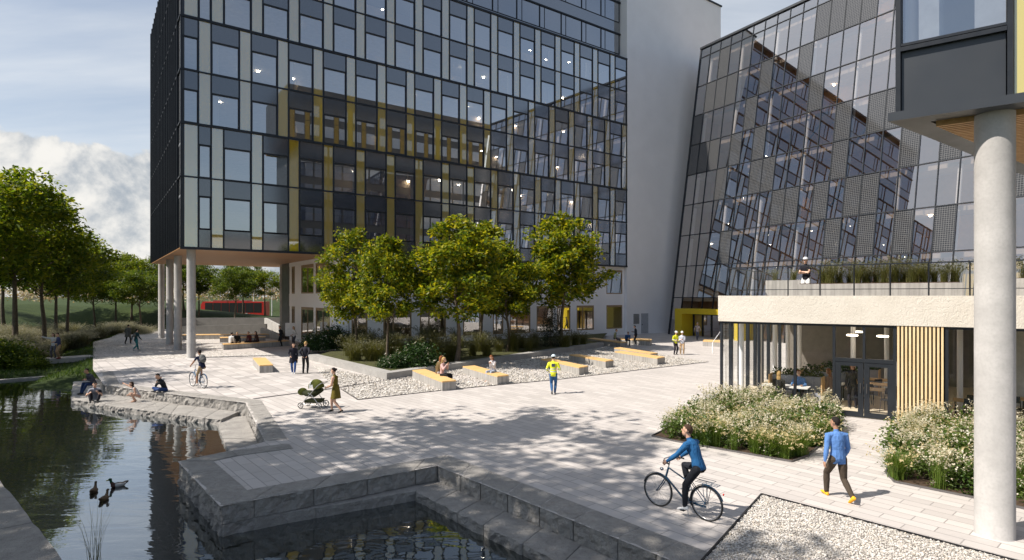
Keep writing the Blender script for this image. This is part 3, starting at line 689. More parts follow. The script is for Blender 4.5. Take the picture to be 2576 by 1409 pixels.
rest = MB(); cells = [(r, c_) for r in range(len(ZR)-1) for c_ in range(NC)]
glassc = sorted([q for q in cells if q not in PV and not (q[0] == 0 and 1 <= q[1] <= 6) and q[0] < 9], key=lambda q: -q[1]); npane = 0
for r, c_ in cells:
    if (r, c_) in PV: gcell('solar_panel', c_, r, M['pv'], -0.03)
    elif r == 9: gcell('top_panel', c_, r, M['glass_pv'])
big = set([q for q in glassc if 3 <= q[0] <= 9][:60]+[q for q in glassc if q[0] < 3][:0]); big |= set(sorted([q for q in glassc if q not in big and q[0] >= 2], key=lambda q: q[1], reverse=True)[:38])
for r, c_ in glassc:
    if (r, c_) in big: gcell('glass_pane', c_, r, M['glass_pv'])
    else:
        a0_, a1_ = c_*PW+0.03, (c_+1)*PW-0.03; z0, z1 = ZR[r]+0.03, ZR[r+1]-0.03; rest.quad(FG(a0_,-0.05,z0), FG(a1_,-0.05,z0), FG(a1_,-0.05,z1), FG(a0_,-0.05,z1))
kind(rest.build('glazing', M['glass_pv'], gb_), 'stuff')
b = MB()
for c_ in range(NC+1):
    w_ = 0.10 if c_ == 0 else 0.03; b.fbox(FG, c_*PW-w_, c_*PW+w_, -0.16, 0.02, 0.0 if c_ not in (2,3,4,5,6) else 3.0, ZR[-1])
for z in ZR[1:]: b.fbox(FG, 0.0, LG, -0.14, 0.03, z-0.035, z+0.035)
b.fbox(FG, -0.1, LG, -0.9, 0.12, 33.7, 33.95); b.build('curtain_wall_grid', M['dark'], gb_)
FGi = lambda a, n, z: PG+UG*a+NG*n+Vector((0,0,z))
b = MB(); b.fbox(FG, 0.15, LG, -12.0, -4.2, 0.0, 33.4); b.build('inner_wall', M['intwood'], gb_)
b = MB()
for z in ZR[1:10]: b.fbox(FG, 0.2, LG, -4.25, -0.9 if z < 7 else -1.1, z-0.42, z-0.06)
b.fbox(FG, -0.05, LG, -12.5, -0.25, 33.4, 33.65); b.fbox(FG, 0.0, 0.14, -12.0, -0.2, 0.0, 33.4); b.build('floor_slab', plain('atrium_slab', (0.40,0.33,0.27), 0.8), gb_)
c0_ = None
for r in range(0, 9):
    for k in range(9):
        a_ = 1.2+4.35*k
        if c0_ is None: b = MB(); b.tube([FG(a_,-0.75,ZR[1]), FG(a_,-0.75,ZR[2]-0.4)], 0.17, 10); c0_ = b.build('inner_column', M['white'], gb_); z00 = ZR[1]
        else: 
            if r == 0: continue
            c = rep(c0_, FG(a_,0,ZR[r])-FG(1.2,0,ZR[1]))
lam = None
for r in range(1, 9):
    for k in range(10):
        if rg.random() < 0.9: continue
        p = FG(2.0+3.3*k, -1.6-rg.random()*2, ZR[r+1]-0.5)
        if lam is None: b = MB(); b.lathe([(0,-0.04),(0.11,-0.04),(0.11,0.03)], 10, tuple(p)); lam = b.build('ceiling_lamp', M['lamp'], gb_); lp = p
        else: rep(lam, p-lp)
# braces behind the glass
for k in range(6):
    b = MB(); a_ = 3.0+2.9*k; z = ZR[3+(k*2) % 4]; b.tube([FG(a_,-3.0,z), FG(a_+2.6,-3.0,z+3.3)], 0.09, 6); b.build('inner_brace', M['dark'], gb_)
# lower right part of the glass front seen above the terrace: yellow room
# yellow entrance portal
M['yellow'] = plain('yellow_portal', (0.62, 0.46, 0.02), 0.5, var=0.1, vscale=8)
b = MB(); b.fbox(FGi, 2.2, 3.2, -1.0, 1.3, 0, 3.0); b.fbox(FGi, 3.2, 10.0, -1.0, 1.3, 2.45, 3.0); b.fbox(FGi, 10.0, 10.8, -1.0, 1.3, 0, 3.0); b.build('entrance_portal', M['yellow'], gb_)
b = MB()
for a_ in (3.25, 4.5, 5.7, 6.9, 8.1, 9.3): b.fbox(FGi, a_, a_+0.12, -0.55, -0.35, 0.0, 2.44)
b.fbox(FGi, 3.2, 10.0, -0.54, -0.36, 2.3, 2.44); d = b.build('entrance_door', M['dark'], gb_); b = MB(); b.quad(FGi(3.2,-0.45,0), FGi(10.0,-0.45,0), FGi(10.0,-0.45,2.3), FGi(3.2,-0.45,2.3)); b.build('door_glass', M['glass_pv'], d)
b = MB(); b.fbox(FGi, 2.6, 10.2, -4.1, -1.0, -0.02, 0.01); b.build('lobby_floor', M['intwood'], gb_)
# ---------------------------------------------------------------- near overhanging pavilion on the right
R0 = Vector((7.2, 11.14, 0)); RU = Vector((0.814, -0.58, 0)); RW = Vector((0.815, 0.58, 0))
FR = lambda s, w, z: R0+RU*s+RW*w+Vector((0,0,z))
rp = thing('overhanging_pavilion', 'dark overhanging upper storey with slatted timber soffit and yellow panel', 'building', tuple(R0))
b = MB(); b.fbox(FR, 0, 12, 0, 13, 7.77, 7.90); b.build('slab_edge', M['dark2'], rp)
b = MB()
w_ = 0.62
while w_ < 12.4: b.fbox(FR, 0.55, 11.5, w_, w_+0.085, 7.655, 7.769); w_ += 0.155
b.build('timber_soffit', wood('slat_timber', (0.42,0.24,0.10), (0.58,0.36,0.17)), rp)
b = MB(); b.fbox(FR, 0.0, 12, 0.0, 0.5, 7.735, 7.771); b.fbox(FR, 0.0, 0.5, 0.5, 13, 7.735, 7.7705); b.build('soffit_border', M['dark2'], rp)
b = MB(); b.fbox(FR, 0.1, 1.64, 0.36, 0.5, 7.91, 9.12); b.build('charcoal_panel', M['dark2'], rp)
M['glassR'] = glassy('bright_glass', (0.80,0.82,0.84), 0.30, 0.95, 0.003)
M['yellowglass'] = coated('yellow_back_glass', (0.62,0.50,0.07), 0.22, 0.9, 0.01)
for k in range(7):
    s0_ = 0.10+1.66*k
    if k % 2 == 1: b = MB(); b.fbox(FR, s0_, s0_+1.56, 0.36, 0.42, 7.91, 12.3); b.build('yellow_panel', M['yellowglass'], rp)
    else:
        if k: b = MB(); b.fbox(FR, s0_, s0_+1.56, 0.36, 0.5, 7.91, 9.12); b.build('charcoal_panel', M['dark2'], rp)
        b = MB(); b.quad(FR(s0_,0.40,9.2), FR(s0_+1.56,0.40,9.2), FR(s0_+1.56,0.40,12.2), FR(s0_,0.40,12.2)); b.build('window_pane', M['glassR'], rp)
b = MB()
for k in range(8): b.fbox(FR, 0.02+1.66*k, 0.10+1.66*k, 0.28, 0.5, 7.90, 12.3)
for k in range(0, 7, 2): b.fbox(FR, 0.1+1.66*k, 1.68+1.66*k, 0.27, 0.44, 9.12, 9.20); b.fbox(FR, 0.1+1.66*k, 1.68+1.66*k, 0.29, 0.44, 9.22, 9.27)
b.build('facade_frame', M['dark'], rp)
b = MB(); b.fbox(FR, 0.02, 11.7, 0.25, 12.8, 12.3, 12.6); b.build('roof', M['dark'], rp)
b = MB(); b.fbox(FR, 0.05, 0.15, 0.5, 12.8, 7.9, 12.3); b.fbox(FR, 0.2, 11.5, 5.0, 5.2, 7.9, 12.3); b.build('inner_wall', M['white'], rp)
b = MB(); b.fbox(FR, 0.3, 0.62, 0.55, 0.75, 7.9, 12.3); b.fbox(FR, 1.15, 1.6, 0.55, 0.62, 7.9, 12.3); b.build('curtain', plain('white_curtain', (0.8,0.8,0.8), 0.9), rp)
b = MB(); b.lathe([(0.31,0.0),(0.30,0.02),(0.30,7.735)], 48); o = b.build('concrete_column', M['colconc']); o.location = (8.88, 10.7, 0); tag(o, 'thick smooth concrete column carrying the dark overhanging pavilion', 'column')
# ---------------------------------------------------------------- block on the far side of the plaza, seen mirrored in the glass
FO = frame((31.0, 4.6), (0.811, 0.585), (-0.585, 0.811)); op = thing('office_block', 'dark office block with gold panels mirrored in the glazed front opposite', 'office building', (31.0, 4.6, 0))
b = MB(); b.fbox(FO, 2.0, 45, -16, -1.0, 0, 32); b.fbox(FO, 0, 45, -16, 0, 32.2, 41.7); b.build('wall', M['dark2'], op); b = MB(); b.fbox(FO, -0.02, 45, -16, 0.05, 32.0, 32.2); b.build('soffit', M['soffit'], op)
b = MB(); g2_ = MB()
for z in (33.2, 36.6):
    for k in range(17): b.fbox(FO, 0.3+2.63*k, 1.1+2.63*k, 0.0, 0.05, z-0.8, z+2.5); g2_.fbox(FO, 1.2+2.63*k, 2.8+2.63*k, 0.0, 0.04, z, z+2.0)
b.build('gold_panel', plain('dull_gold', (0.16,0.11,0.02), 0.6), op); g2_.build('window', M['bluewin'], op)
b = MB()
for z in range(2, 31, 4):
    for k in range(16): b.fbox(FO, 2.3+2.63*k, 4.6+2.63*k, -1.0, -0.95, z, z+2.6)
b.build('lower_window', M['bluewin'], op)
# ================================================================ CAFE PAVILION
CU, CN = Vector((0.8055, -0.5928, 0)), Vector((-0.5928, -0.8055, 0))
C0 = Vector((12.1, 21.3, 0)); FC = lambda t_, n_, z: C0+CU*t_+CN*n_+Vector((0,0,z))
M['fascia'] = None
t = NT('rough_cream_render'); co = t.coord('World', (1,1,1)); n = t.noise(t.coord('World', (16,16,9), (0.5,0.4,0)), 1.0, 5, 0.55, 1.2); n2 = t.noise(co, 1.2, 4)
M['fascia'] = t.done(t.bsdf(t.mix(t.ramp(n2, 0.3, 0.7), (0.60,0.555,0.49), (0.68,0.635,0.57)), 0.9, nrm=t.bump(n, 0.9, 0.028)))
cafe = thing('cafe_pavilion', 'single storey glazed cafe with rough cream roof band and roof terrace', 'cafe pavilion', tuple(C0))
TLc, TRc, ZC = -4.39, 10.0, 3.36
b = MB(); b.fbox(FC, TLc-0.06, TRc, -0.45, 0.10, ZC, 4.40); b.fbox(FC, TLc-0.06, TLc+0.5, -12.0, -0.45, ZC, 4.40); b.build('fascia', M['fascia'], cafe)
b = MB(); b.fbox(FC, TLc+0.5, TRc, -13.0, -0.45, 4.0, 4.22); b.build('terrace_floor', M['conc'], cafe)
b = MB(); b.fbox(FC, TLc, TRc, -12.0, -0.02, ZC-0.05, ZC-0.004); b.build('ceiling', plain('cafe_ceiling', (0.8,0.77,0.72), 0.8), cafe)
t = NT('cafe_floor_wood'); co = t.coord('World', (1.2,9,1), (0,0,0.6)); n = t.noise(co, 1.0, 5, 0.6); M['cfloor'] = t.done(t.bsdf(t.mix(n, (0.66,0.55,0.40), (0.80,0.70,0.55)), 0.5))
b = MB(); b.fbox(FC, TLc+0.02, TRc, -12.0, -0.04, 0.0, 0.022); b.build('floor', M['cfloor'], cafe)
b = MB(); b.fbox(FC, 0.8, TRc, -11.0, -10.8, 0.03, ZC-0.06); b.fbox(FC, TLc+0.3, 0.8, -11.9, -11.7, 0.03, ZC-0.06); b.build('inner_wall', plain('cafe_dark_wall', (0.20,0.18,0.16), 0.8), cafe)
b = MB(); b.fbox(FC, 4.2, TRc, -6.2, -6.0, 0.03, ZC-0.06); b.build('partition_wall', plain('cafe_grey_wall', (0.50,0.48,0.45), 0.8), cafe)
mull = [-4.35, -2.90, -1.59, -0.27]
b = MB()
for m_ in mull: b.fbox(FC, m_-0.045, m_+0.045, -0.12, 0.03, 0.02, ZC)
b.fbox(FC, 0.64, 0.72, -0.12, 0.03, 2.12, ZC); b.fbox(FC, 1.56, 1.65, -0.12, 0.031, 0.0, ZC); b.fbox(FC, TLc, 1.65, -0.11, 0.02, ZC-0.09, ZC-0.002); b.fbox(FC, TLc, -0.27, -0.10, 0.02, 0.0, 0.10); b.fbox(FC, -0.23, 1.57, -0.13, 0.035, 2.0, 2.13)
b.fbox(FC, 3.02, 3.11, -0.12, 0.03, 0.0, ZC); b.fbox(FC, 3.11, TRc, -0.11, 0.02, ZC-0.09, ZC-0.002); b.fbox(FC, 3.11, TRc, -0.10, 0.02, 0, 0.1)
for k in range(1, 5): b.fbox(FC, 3.06+1.5*k, 3.14+1.5*k, -0.12, 0.03, 0.1, ZC-0.09)
b.build('window_frame', M['dark'], cafe)
def pane(name, t0, t1, z0, z1, n_=-0.05, par=None):
    b = MB(); b.quad(FC(t0,n_,z0), FC(t1,n_,z0), FC(t1,n_,z1), FC(t0,n_,z1)); return b.build(name, M['clear'], par or cafe)
for t0, t1 in zip(mull[:-1], mull[1:]): pane('window_pane', t0+0.05, t1-0.05, 0.1, ZC-0.09)
pane('window_pane', -0.22, 0.64, 2.13, ZC-0.09); pane('window_pane', 0.72, 1.56, 2.13, ZC-0.09)
for k in range(4): pane('window_pane', 3.14+1.5*k, 4.56+1.5*k, 0.1, ZC-0.09)
for t0, t1 in ((-0.22, 0.66), (0.68, 1.56)):
    b = MB(); fw = 0.17
    b.fbox(FC, t0, t0+fw, -0.1, 0.02, 0.03, 1.99); b.fbox(FC, t1-fw, t1, -0.1, 0.02, 0.03, 1.99); b.fbox(FC, t0+fw, t1-fw, -0.1, 0.02, 0.03, 0.2); b.fbox(FC, t0+fw, t1-fw, -0.1, 0.02, 1.85, 1.99)
    d = b.build('door', M['dark'], cafe); pane('door_glass', t0+fw, t1-fw, 0.2, 1.85, -0.04, d)
    b = MB(); hx = t1-0.09 if t0 < 0 else t0+0.09; b.tube([FC(hx,0.06,0.9), FC(hx,0.06,1.25)], 0.012, 6); b.build('handle', M['steel'], d)
bat = None
for k in range(12):
    t0 = 1.68+0.112*k
    if bat is None: b = MB(); b.fbox(FC, t0, t0+0.062, 0.0, 0.075, 0.02, ZC-0.004); bat = b.build('timber_batten', M['battenwood'], cafe)
    else: rep(bat, CU*(0.112*k))
b = MB(); b.fbox(FC, 1.66, 3.02, -0.08, -0.01, 0.0, ZC-0.002); b.build('batten_backing', M['black'], cafe)
# side glazing with white round columns and dark posts
b = MB()
for k in range(1, 9): b.fbox(FC, TLc-0.03, TLc+0.12, -1.35*k-0.06, -1.35*k+0.06, 0.02, ZC-0.06)
b.build('side_frame', M['dark'], cafe)
for k in range(8):
    b = MB(); b.quad(FC(TLc+0.04,-1.35*k-0.1,0.05), FC(TLc+0.04,-1.35*(k+1)+0.08,0.05), FC(TLc+0.04,-1.35*(k+1)+0.08,ZC-0.06), FC(TLc+0.04,-1.35*k-0.1,ZC-0.06)); b.build('side_pane', M['clear'], cafe)
ic = None
for (t_, n_) in ((-3.85,-1.1),(-3.55,-2.9),(-3.3,-4.7),(-3.1,-6.5),(-2.9,-8.3),(1.62,-0.9),(-0.2,-5.2),(0.9,-7.5),(3.5,-4.0)):
    if ic is None: b = MB(); b.lathe([(0.10,0.02),(0.10,ZC-0.06)], 14, tuple(FC(t_,n_,0))); ic = b.build('inner_column', M['white'], cafe); q0 = FC(t_,n_,0)
    else: rep(ic, FC(t_,n_,0)-q0)
# railing on the roof terrace
rl = thing('terrace_railing', 'thin dark metal railing along the edge of the cafe roof terrace', 'railing', tuple(FC(0,0,4.4)))
b = MB(); b.bar(FC(-4.1,-0.1,5.53), FC(TRc,-0.1,5.53), 0.05, 0.04); b.build('handrail', M['dark'], rl)
b = MB(); b.bar(FC(-4.1,-0.1,4.64), FC(TRc,-0.1,4.64), 0.02, 0.025); b.bar(FC(-4.1,-0.1,5.53), FC(-4.1,-9,5.53), 0.045, 0.04); b.bar(FC(-4.1,-0.1,4.64), FC(-4.1,-9,4.64), 0.02, 0.025); b.build('rail', M['dark'], rl)
for k in range(13): b = MB(); t_ = -4.06+1.105*k; b.bar(FC(t_,-0.1,4.39), FC(t_,-0.1,5.51), 0.035); b.build('post', M['dark'], rl)
for k in range(1, 7): b = MB(); b.bar(FC(-4.1,-0.1-1.4*k,4.2), FC(-4.1,-0.1-1.4*k,5.51), 0.035); b.build('post', M['dark'], rl)
b = MB(); b.quad(FC(-4.02,-0.1,4.5), FC(-1.7,-0.1,4.5), FC(-1.7,-0.1,5.45), FC(-4.02,-0.1,5.45)); b.build('glass_pane', M['clear'], rl)
tp = thing('terrace_planter', 'long board marked concrete planter on the roof terrace', 'planter', tuple(FC(0,-1.5,4.2)))
b = MB(); b.fbox(FC, -1.75, 3.55, -2.4, -1.2, 4.22, 4.86); b.build('planter_box', M['board'], tp); b = MB(); b.fbox(FC, -1.65, 3.45, -2.3, -1.3, 4.86, 4.89); b.build('soil', M['soil'], tp)
tp2 = thing('terrace_planter', 'second concrete planter on the roof terrace beyond the thick column', 'planter', tuple(FC(5,-1.5,4.2)))
b = MB(); b.fbox(FC, 4.6, 9.5, -3.4, -2.2, 4.22, 5.0); b.build('planter_box', M['board'], tp2); b = MB(); b.fbox(FC, 4.7, 9.4, -3.3, -2.3, 5.0, 5.02); b.build('soil', M['soil'], tp2)
b = MB(); b.fbox(FC, -3.6, -2.0, -5.2, -4.2, 4.22, 5.1); tag(b.build('terrace_planter', M['board']), 'low concrete planter deeper on the terrace behind the glass railing', 'planter')
# yellow room in the glass building beyond the terrace
b = MB(); b.fbox(FG, 27.0, 34.6, -1.9, -1.6, 4.3, 6.9); b.build('yellow_wall', M['yellow'], gb_)
# ---------------------------------------------------------------- cafe furniture
M['tabletop'] = plain('white_table', (0.72,0.71,0.69), 0.5); M['oak'] = plain('oak_table', (0.58,0.37,0.18), 0.5, var=0.2, vscale=6); M['booth'] = plain('booth_slats', (0.30,0.32,0.38), 0.7)
M['leafd'] = leafmat('dark_leaf', [(0.010,0.030,0.008),(0.025,0.060,0.012),(0.05,0.10,0.02)], 0.25)
def table(t_, n_, L, Wd, top, label, group=None, ang=0.0):
    r = thing('cafe_table', label, 'table', tuple(FC(t_,n_,0.022)), math.atan2(CU.y, CU.x)+ang, group)
    b = MB(); b.box((-L/2,-Wd/2,0.70), (L/2,Wd/2,0.735)); b.build('tabletop', top, r, True)
    for sx in (-1,1):
        for sy in (-1,1): b = MB(); b.bar((sx*(L/2-0.08),sy*(Wd/2-0.08),0), (sx*(L/2-0.06),sy*(Wd/2-0.06),0.70), 0.04); b.build('leg', M['dark'], r, True)
    return r
def chair_proto():
    r = thing('cafe_chair', 'dark slim metal chair standing among the oak tables inside the cafe', 'chair', (0,0,0), 0, 'dark chairs inside the cafe')
    b = MB(); b.box((-0.2,-0.2,0.43), (0.2,0.2,0.46)); b.build('seat', M['dark'], r, True); b = MB(); b.hexa([(-0.2,-0.22,0.62),(0.2,-0.22,0.62),(0.2,-0.2,0.62),(-0.2,-0.2,0.62),(-0.18,-0.26,0.85),(0.18,-0.26,0.85),(0.18,-0.24,0.85),(-0.18,-0.24,0.85)]); b.build('backrest', M['dark'], r, True)
    for sx in (-1,1):
        for sy in (-1,1): b = MB(); b.tube([(sx*0.17,sy*0.17,0.43 if sy > 0 else 0.72), (sx*0.2,sy*0.22,0.0)], 0.013, 6); b.build('leg', M['dark'], r, True)
    return r
table(-2.15, -1.25, 1.7, 0.75, M['tabletop'], 'long white cafe table where the blue shirted man sits')
table(-1.0, -3.2, 1.4, 0.7, M['tabletop'], 'white cafe table beside the second planted booth')
for i, (t_, n_) in enumerate(((1.0,-2.4),(0.9,-4.0),(1.0,-5.6))): table(t_, n_, 1.7, 0.75, M['oak'], ['oak cafe table closest to the entrance door', 'oak cafe table in the middle of the row behind the door', 'oak cafe table deepest in the row behind the door'][i], 'oak tables inside the cafe')
for i, (t_, n_) in enumerate(((4.0,-1.4),(4.6,-3.0),(6.2,-1.6))): table(t_, n_, 1.5, 0.7, M['oak'], ['oak cafe table just behind the battens', 'oak cafe table at the grey partition', 'oak cafe table behind the thick column'][i], 'oak tables inside the cafe')
ch = chair_proto(); ch.location = FC(0.35,-1.75,0.022); ch.rotation_euler.z = 0.7
for (t_, n_, a_) in ((1.3,-1.75,2.2),(0.5,-3.1,-0.4),(1.4,-3.2,2.6),(0.6,-4.8,0.2),(1.5,-4.8,2.5),(3.7,-0.7,2.4),(4.4,-0.75,2.6),(3.8,-2.2,-0.5),(5.0,-2.3,2.7),(5.9,-0.8,2.5)): dup(ch, FC(t_,n_,0.022), a_)
def leafcloud(P, size, r, up=0.35, fold=0.25, aspect=0.55):
    """diamond leaves at points P with random attitude"""
    n = len(P); s = size*(0.6+0.8*r.rand(n))[:, None]; d = r.normal(size=(n,3)); d[:, 2] = d[:, 2]*0.7-0.15; d /= np.linalg.norm(d, axis=1)[:, None]
    nr = r.normal(size=(n,3)); nr[:, 2] = np.abs(nr[:, 2])+up; w = np.cross(d, nr); w /= np.linalg.norm(w, axis=1)[:, None]+1e-9; nn = np.cross(w, d)
    a = P; bq = P+d*s*0.45+w*s*aspect*0.5+nn*s*fold*0.3; c = P+d*s; e = P+d*s*0.45-w*s*aspect*0.5+nn*s*fold*0.3
    V = np.stack([a, bq, c, e], 1).reshape(-1, 3); Fq = np.arange(4*n).reshape(-1, 4); return V, Fq
def booth(t_, n_, L, label):
    r = thing('booth_bench', label, 'bench', tuple(FC(t_,n_,0.022)), math.atan2(CU.y, CU.x), 'planted booth benches inside the cafe')
    b = MB()
    for k in range(int(L/0.07)): x = -L/2+0.07*k; b.box((x,-0.09,0.0), (x+0.055,-0.06,1.05))
    b.box((-L/2,-0.06,0.0), (L/2,0.18,1.06)); b.build('backrest', M['booth'], r, True); b = MB(); b.box((-L/2,-0.55,0.0), (L/2,-0.1,0.45)); b.build('seat', M['booth'], r, True)
    b = MB(); b.box((-L/2-0.05,-0.6,0), (-L/2-0.005,0.2,1.1)); b.box((L/2+0.005,-0.6,0), (L/2+0.05,0.2,1.1)); b.build('end_panel', M['oak'], r, True)
    q = np.random.RandomState(int(L*100)+int(-n_*10)); P = np.stack([q.uniform(-L/2,L/2,500), q.uniform(-0.05,0.2,500), 1.05+0.28*q.rand(500)**1.5], 1); V, Fq = leafcloud(P, 0.13, q); npmesh('foliage', V, Fq, M['leafd'], r)
booth(-1.9, -2.2, 1.9, 'slatted booth bench with greenery behind the blue shirted man'); booth(-1.0, -4.2, 2.0, 'slatted booth bench with greenery in the second row'); booth(-0.4, -6.2, 2.2, 'slatted booth bench with greenery deepest in the cafe')
for i, (t_, n_) in enumerate(((-0.15,-4.4),(0.95,-4.4),(-0.2,-7.2))):
    p = FC(t_,n_,0); r = thing('pendant_lamp', ['glowing round pendant lamp beside the mullion at the door', 'glowing round pendant lamp over the oak tables', 'glowing round pendant lamp at the back of the cafe'][i], 'lamp', (p.x,p.y,2.68), 0, 'round pendant lamps in the cafe')
    b = MB(); b.lathe([(0,0.0),(0.21,0.0),(0.22,0.03),(0.20,0.06),(0,0.07)], 20); b.build('lamp_shade', emit('pendant_glow', (1.0,0.86,0.66), 6.0), r, True); b = MB(); b.tube([(0,0,0.06),(0,0,ZC-0.06-2.68)], 0.006, 5); b.build('cord', M['dark'], r, True)
# ================================================================ BENCHES
BN = []
def bench(nl, nr, fl, fr, label, top=None, h=0.45, group='concrete benches with pine tops on the plaza'):
    P = [G(*q, h) for q in (nl, nr, fr, fl)]; ctr = sum(P, Vector())/4; r = thing('bench', label, 'bench', (ctr.x, ctr.y, 0), 0, group)
    b = MB(); b.hexa([(p.x,p.y,0.0) for p in P]+[(p.x,p.y,h-0.06) for p in P]); b.build('base', M['board'], r)
    Q = [ctr+(p-ctr)*1.0 for p in P]; b = MB(); b.hexa([(p.x,p.y,h-0.057) for p in Q]+[(p.x,p.y,h) for p in Q]); b.build('top', top or M['benchwood'], r); BN.append((P, r)); return r
bench((653,919),(687,917.6),(636,900),(667.7,899.4), 'short pine topped bench standing alone on the chequered paving')
bench((1112.6,959.4),(1147.6,956.4),(1037.6,930.7),(1069,928), 'pine topped bench where two women sit together')
bench((1251,946),(1280,943),(1163.8,921.4),(1193.8,919), 'pine topped bench where one woman in white sits')
bench((1457,924),(1480,920.6),(1361,903),(1383,901), 'pine topped bench behind the man in the yellow jacket')
bench((1523.5,908),(1543.5,905.6),(1432,892),(1451,890.6), 'empty pine topped bench beside the low planter wall')
bench((1637,889.4),(1654.8,887.6),(1544.8,875),(1561,873.4), 'rear one of two parallel pine topped benches at the gravel tip')
bench((1653.5,900.6),(1672.8,897.4),(1546,884.4),(1562,882), 'front one of two parallel pine topped benches at the gravel tip')
bench((1560,862),(1578,860),(1478,851),(1496,849.6), 'shaded bench under the white wall with a seated person in green')
bench((1636,857.5),(1640,853),(1552,852.5),(1560,849), 'long shaded bench before the tower door with a person in blue')
bench((1768,858),(1813,860),(1771,854),(1813,855.5), 'concrete wall bench near the yellow entrance portal')
# amphitheatre seating and ramp behind the columns
bench((562,866.5),(728,857),(559,863.2),(715,854.5), 'long tiered bench where four people sit under the overhang', group='tiered seating under the overhang')
bench((553,850),(668,847.5),(553,847.5),(668,845.2), 'middle tiered bench behind the four seated people', group='tiered seating under the overhang')
bench((458,843),(702,840),(458,841),(702,838.2), 'rear tiered bench spanning between the round columns', group='tiered seating under the overhang')
def wall(name, label, p, q, th, z0, z1, mt, cat='wall', z1b=None):
    d = (q-p).normalized(); nn = Vector((-d.y, d.x, 0))*th; b = MB(); z1b = z1 if z1b is None else z1b
    b.hexa([(p.x,p.y,z0),(q.x,q.y,z0),(q.x+nn.x,q.y+nn.y,z0),(p.x+nn.x,p.y+nn.y,z0),(p.x,p.y,z1),(q.x,q.y,z1b),(q.x+nn.x,q.y+nn.y,z1b),(p.x+nn.x,p.y+nn.y,z1)])
    return tag(b.build(name, mt), label, cat)
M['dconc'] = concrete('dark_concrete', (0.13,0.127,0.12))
X_ = lambda u, D: Vector((PX(u, D), D, 0))
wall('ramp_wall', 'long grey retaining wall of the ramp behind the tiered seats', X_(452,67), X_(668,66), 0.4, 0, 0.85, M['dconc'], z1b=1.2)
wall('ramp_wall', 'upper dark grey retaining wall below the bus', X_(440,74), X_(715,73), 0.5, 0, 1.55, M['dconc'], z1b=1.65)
wall('ramp_wall', 'pale sloping parapet of the ramp beside the dark wall', X_(655,62), X_(702,58), 0.35, 0, 1.0, M['conc'], z1b=0.5)
wall('ramp_wall', 'white sloping upper parapet at the end of the ramp', X_(665,69), X_(704,64.5), 0.3, 0, 1.75, M['conc'], z1b=1.05)
hr = thing('handrail', 'white stair handrail beside the cafe corner', 'handrail', tuple(G(1795,890)))
p, q = G(1792,889), G(1812,870)
b = MB(); b.tube([p+Vector((0,0,0)), p+Vector((0,0,0.8)), q+Vector((0,0,1.25))], 0.025, 6); b.build('rail', M['white'], hr); b = MB(); b.bar(q, q+Vector((0,0,1.25)), 0.04); b.build('post', M['white'], hr)
# ================================================================ PLANTER
pa, pb, pc = G(775.7,892,0.36), G(973,939,0.36), G(1520,862,0.36)
back1 = F0(41,-0.1,0); back0 = F0(11.6,0.4,0); Zt = 0.36
P3 = [Vector((p.x,p.y,0)) for p in (pa, pb, pc)]; IN = [Vector((p.x,p.y,0)) for p in inset(P3, 0.62)]
pk = thing('planter_wall', 'low grey concrete planter wall enclosing the plaza trees', 'planter', (pb.x, pb.y, 0)); b = MB()
for i in range(2): b.hexa([(p.x,p.y,z) for z in (0, Zt) for p in (P3[i], P3[i+1], IN[i+1], IN[i])])
b.build('kerb', concrete('planter_concrete', (0.36,0.35,0.335)), pk)
t = NT('ground_cover'); co = t.coord('World'); n = t.noise(co, 3, 6, 0.7); M['gcover'] = t.done(t.bsdf(t.mix(t.ramp(n, 0.35, 0.65), (0.035,0.03,0.012), (0.075,0.085,0.015)), 0.9, nrm=t.bump(t.noise(co, 14, 4), 1.0, 0.08)))
sheet('planter_soil', [IN[0], IN[1], IN[2], back1, F0(38,0.3,0), F0(16,0.3,0), back0], Zt-0.06, M['gcover'])
# ================================================================ PLANTS
M['leafp'] = leafmat('maple_leaf', [(0.034,0.072,0.006),(0.085,0.140,0.008),(0.175,0.220,0.010),(0.290,0.305,0.012),(0.45,0.385,0.014)], 0.48)
M['leafb'] = leafmat('bank_leaf', [(0.026,0.056,0.006),(0.058,0.102,0.008),(0.105,0.155,0.012),(0.19,0.22,0.016)], 0.48)
M['leafy'] = leafmat('bank_leaf_light', [(0.050,0.095,0.008),(0.115,0.175,0.010),(0.19,0.24,0.014),(0.30,0.30,0.02)], 0.52)
M['blossom'] = leafmat('white_blossom', [(0.62,0.56,0.44),(0.74,0.71,0.62),(0.50,0.40,0.30)], 0.2)
M['grassb'] = leafmat('grass_blade', [(0.07,0.14,0.016),(0.13,0.21,0.03),(0.22,0.27,0.06)], 0.4)
M['verge'] = leafmat('verge_blade', [(0.03,0.07,0.010),(0.06,0.11,0.016),(0.10,0.14,0.03)], 0.35)
M['plume'] = leafmat('grass_plume', [(0.55,0.44,0.24),(0.68,0.58,0.36),(0.45,0.38,0.20)], 0.35)
M['feather'] = leafmat('feather_grass', [(0.07,0.08,0.04),(0.125,0.125,0.07),(0.20,0.19,0.125)], 0.35)
M['olive'] = leafmat('olive_grass', [(0.07,0.085,0.02),(0.12,0.125,0.03),(0.19,0.17,0.06)], 0.35)
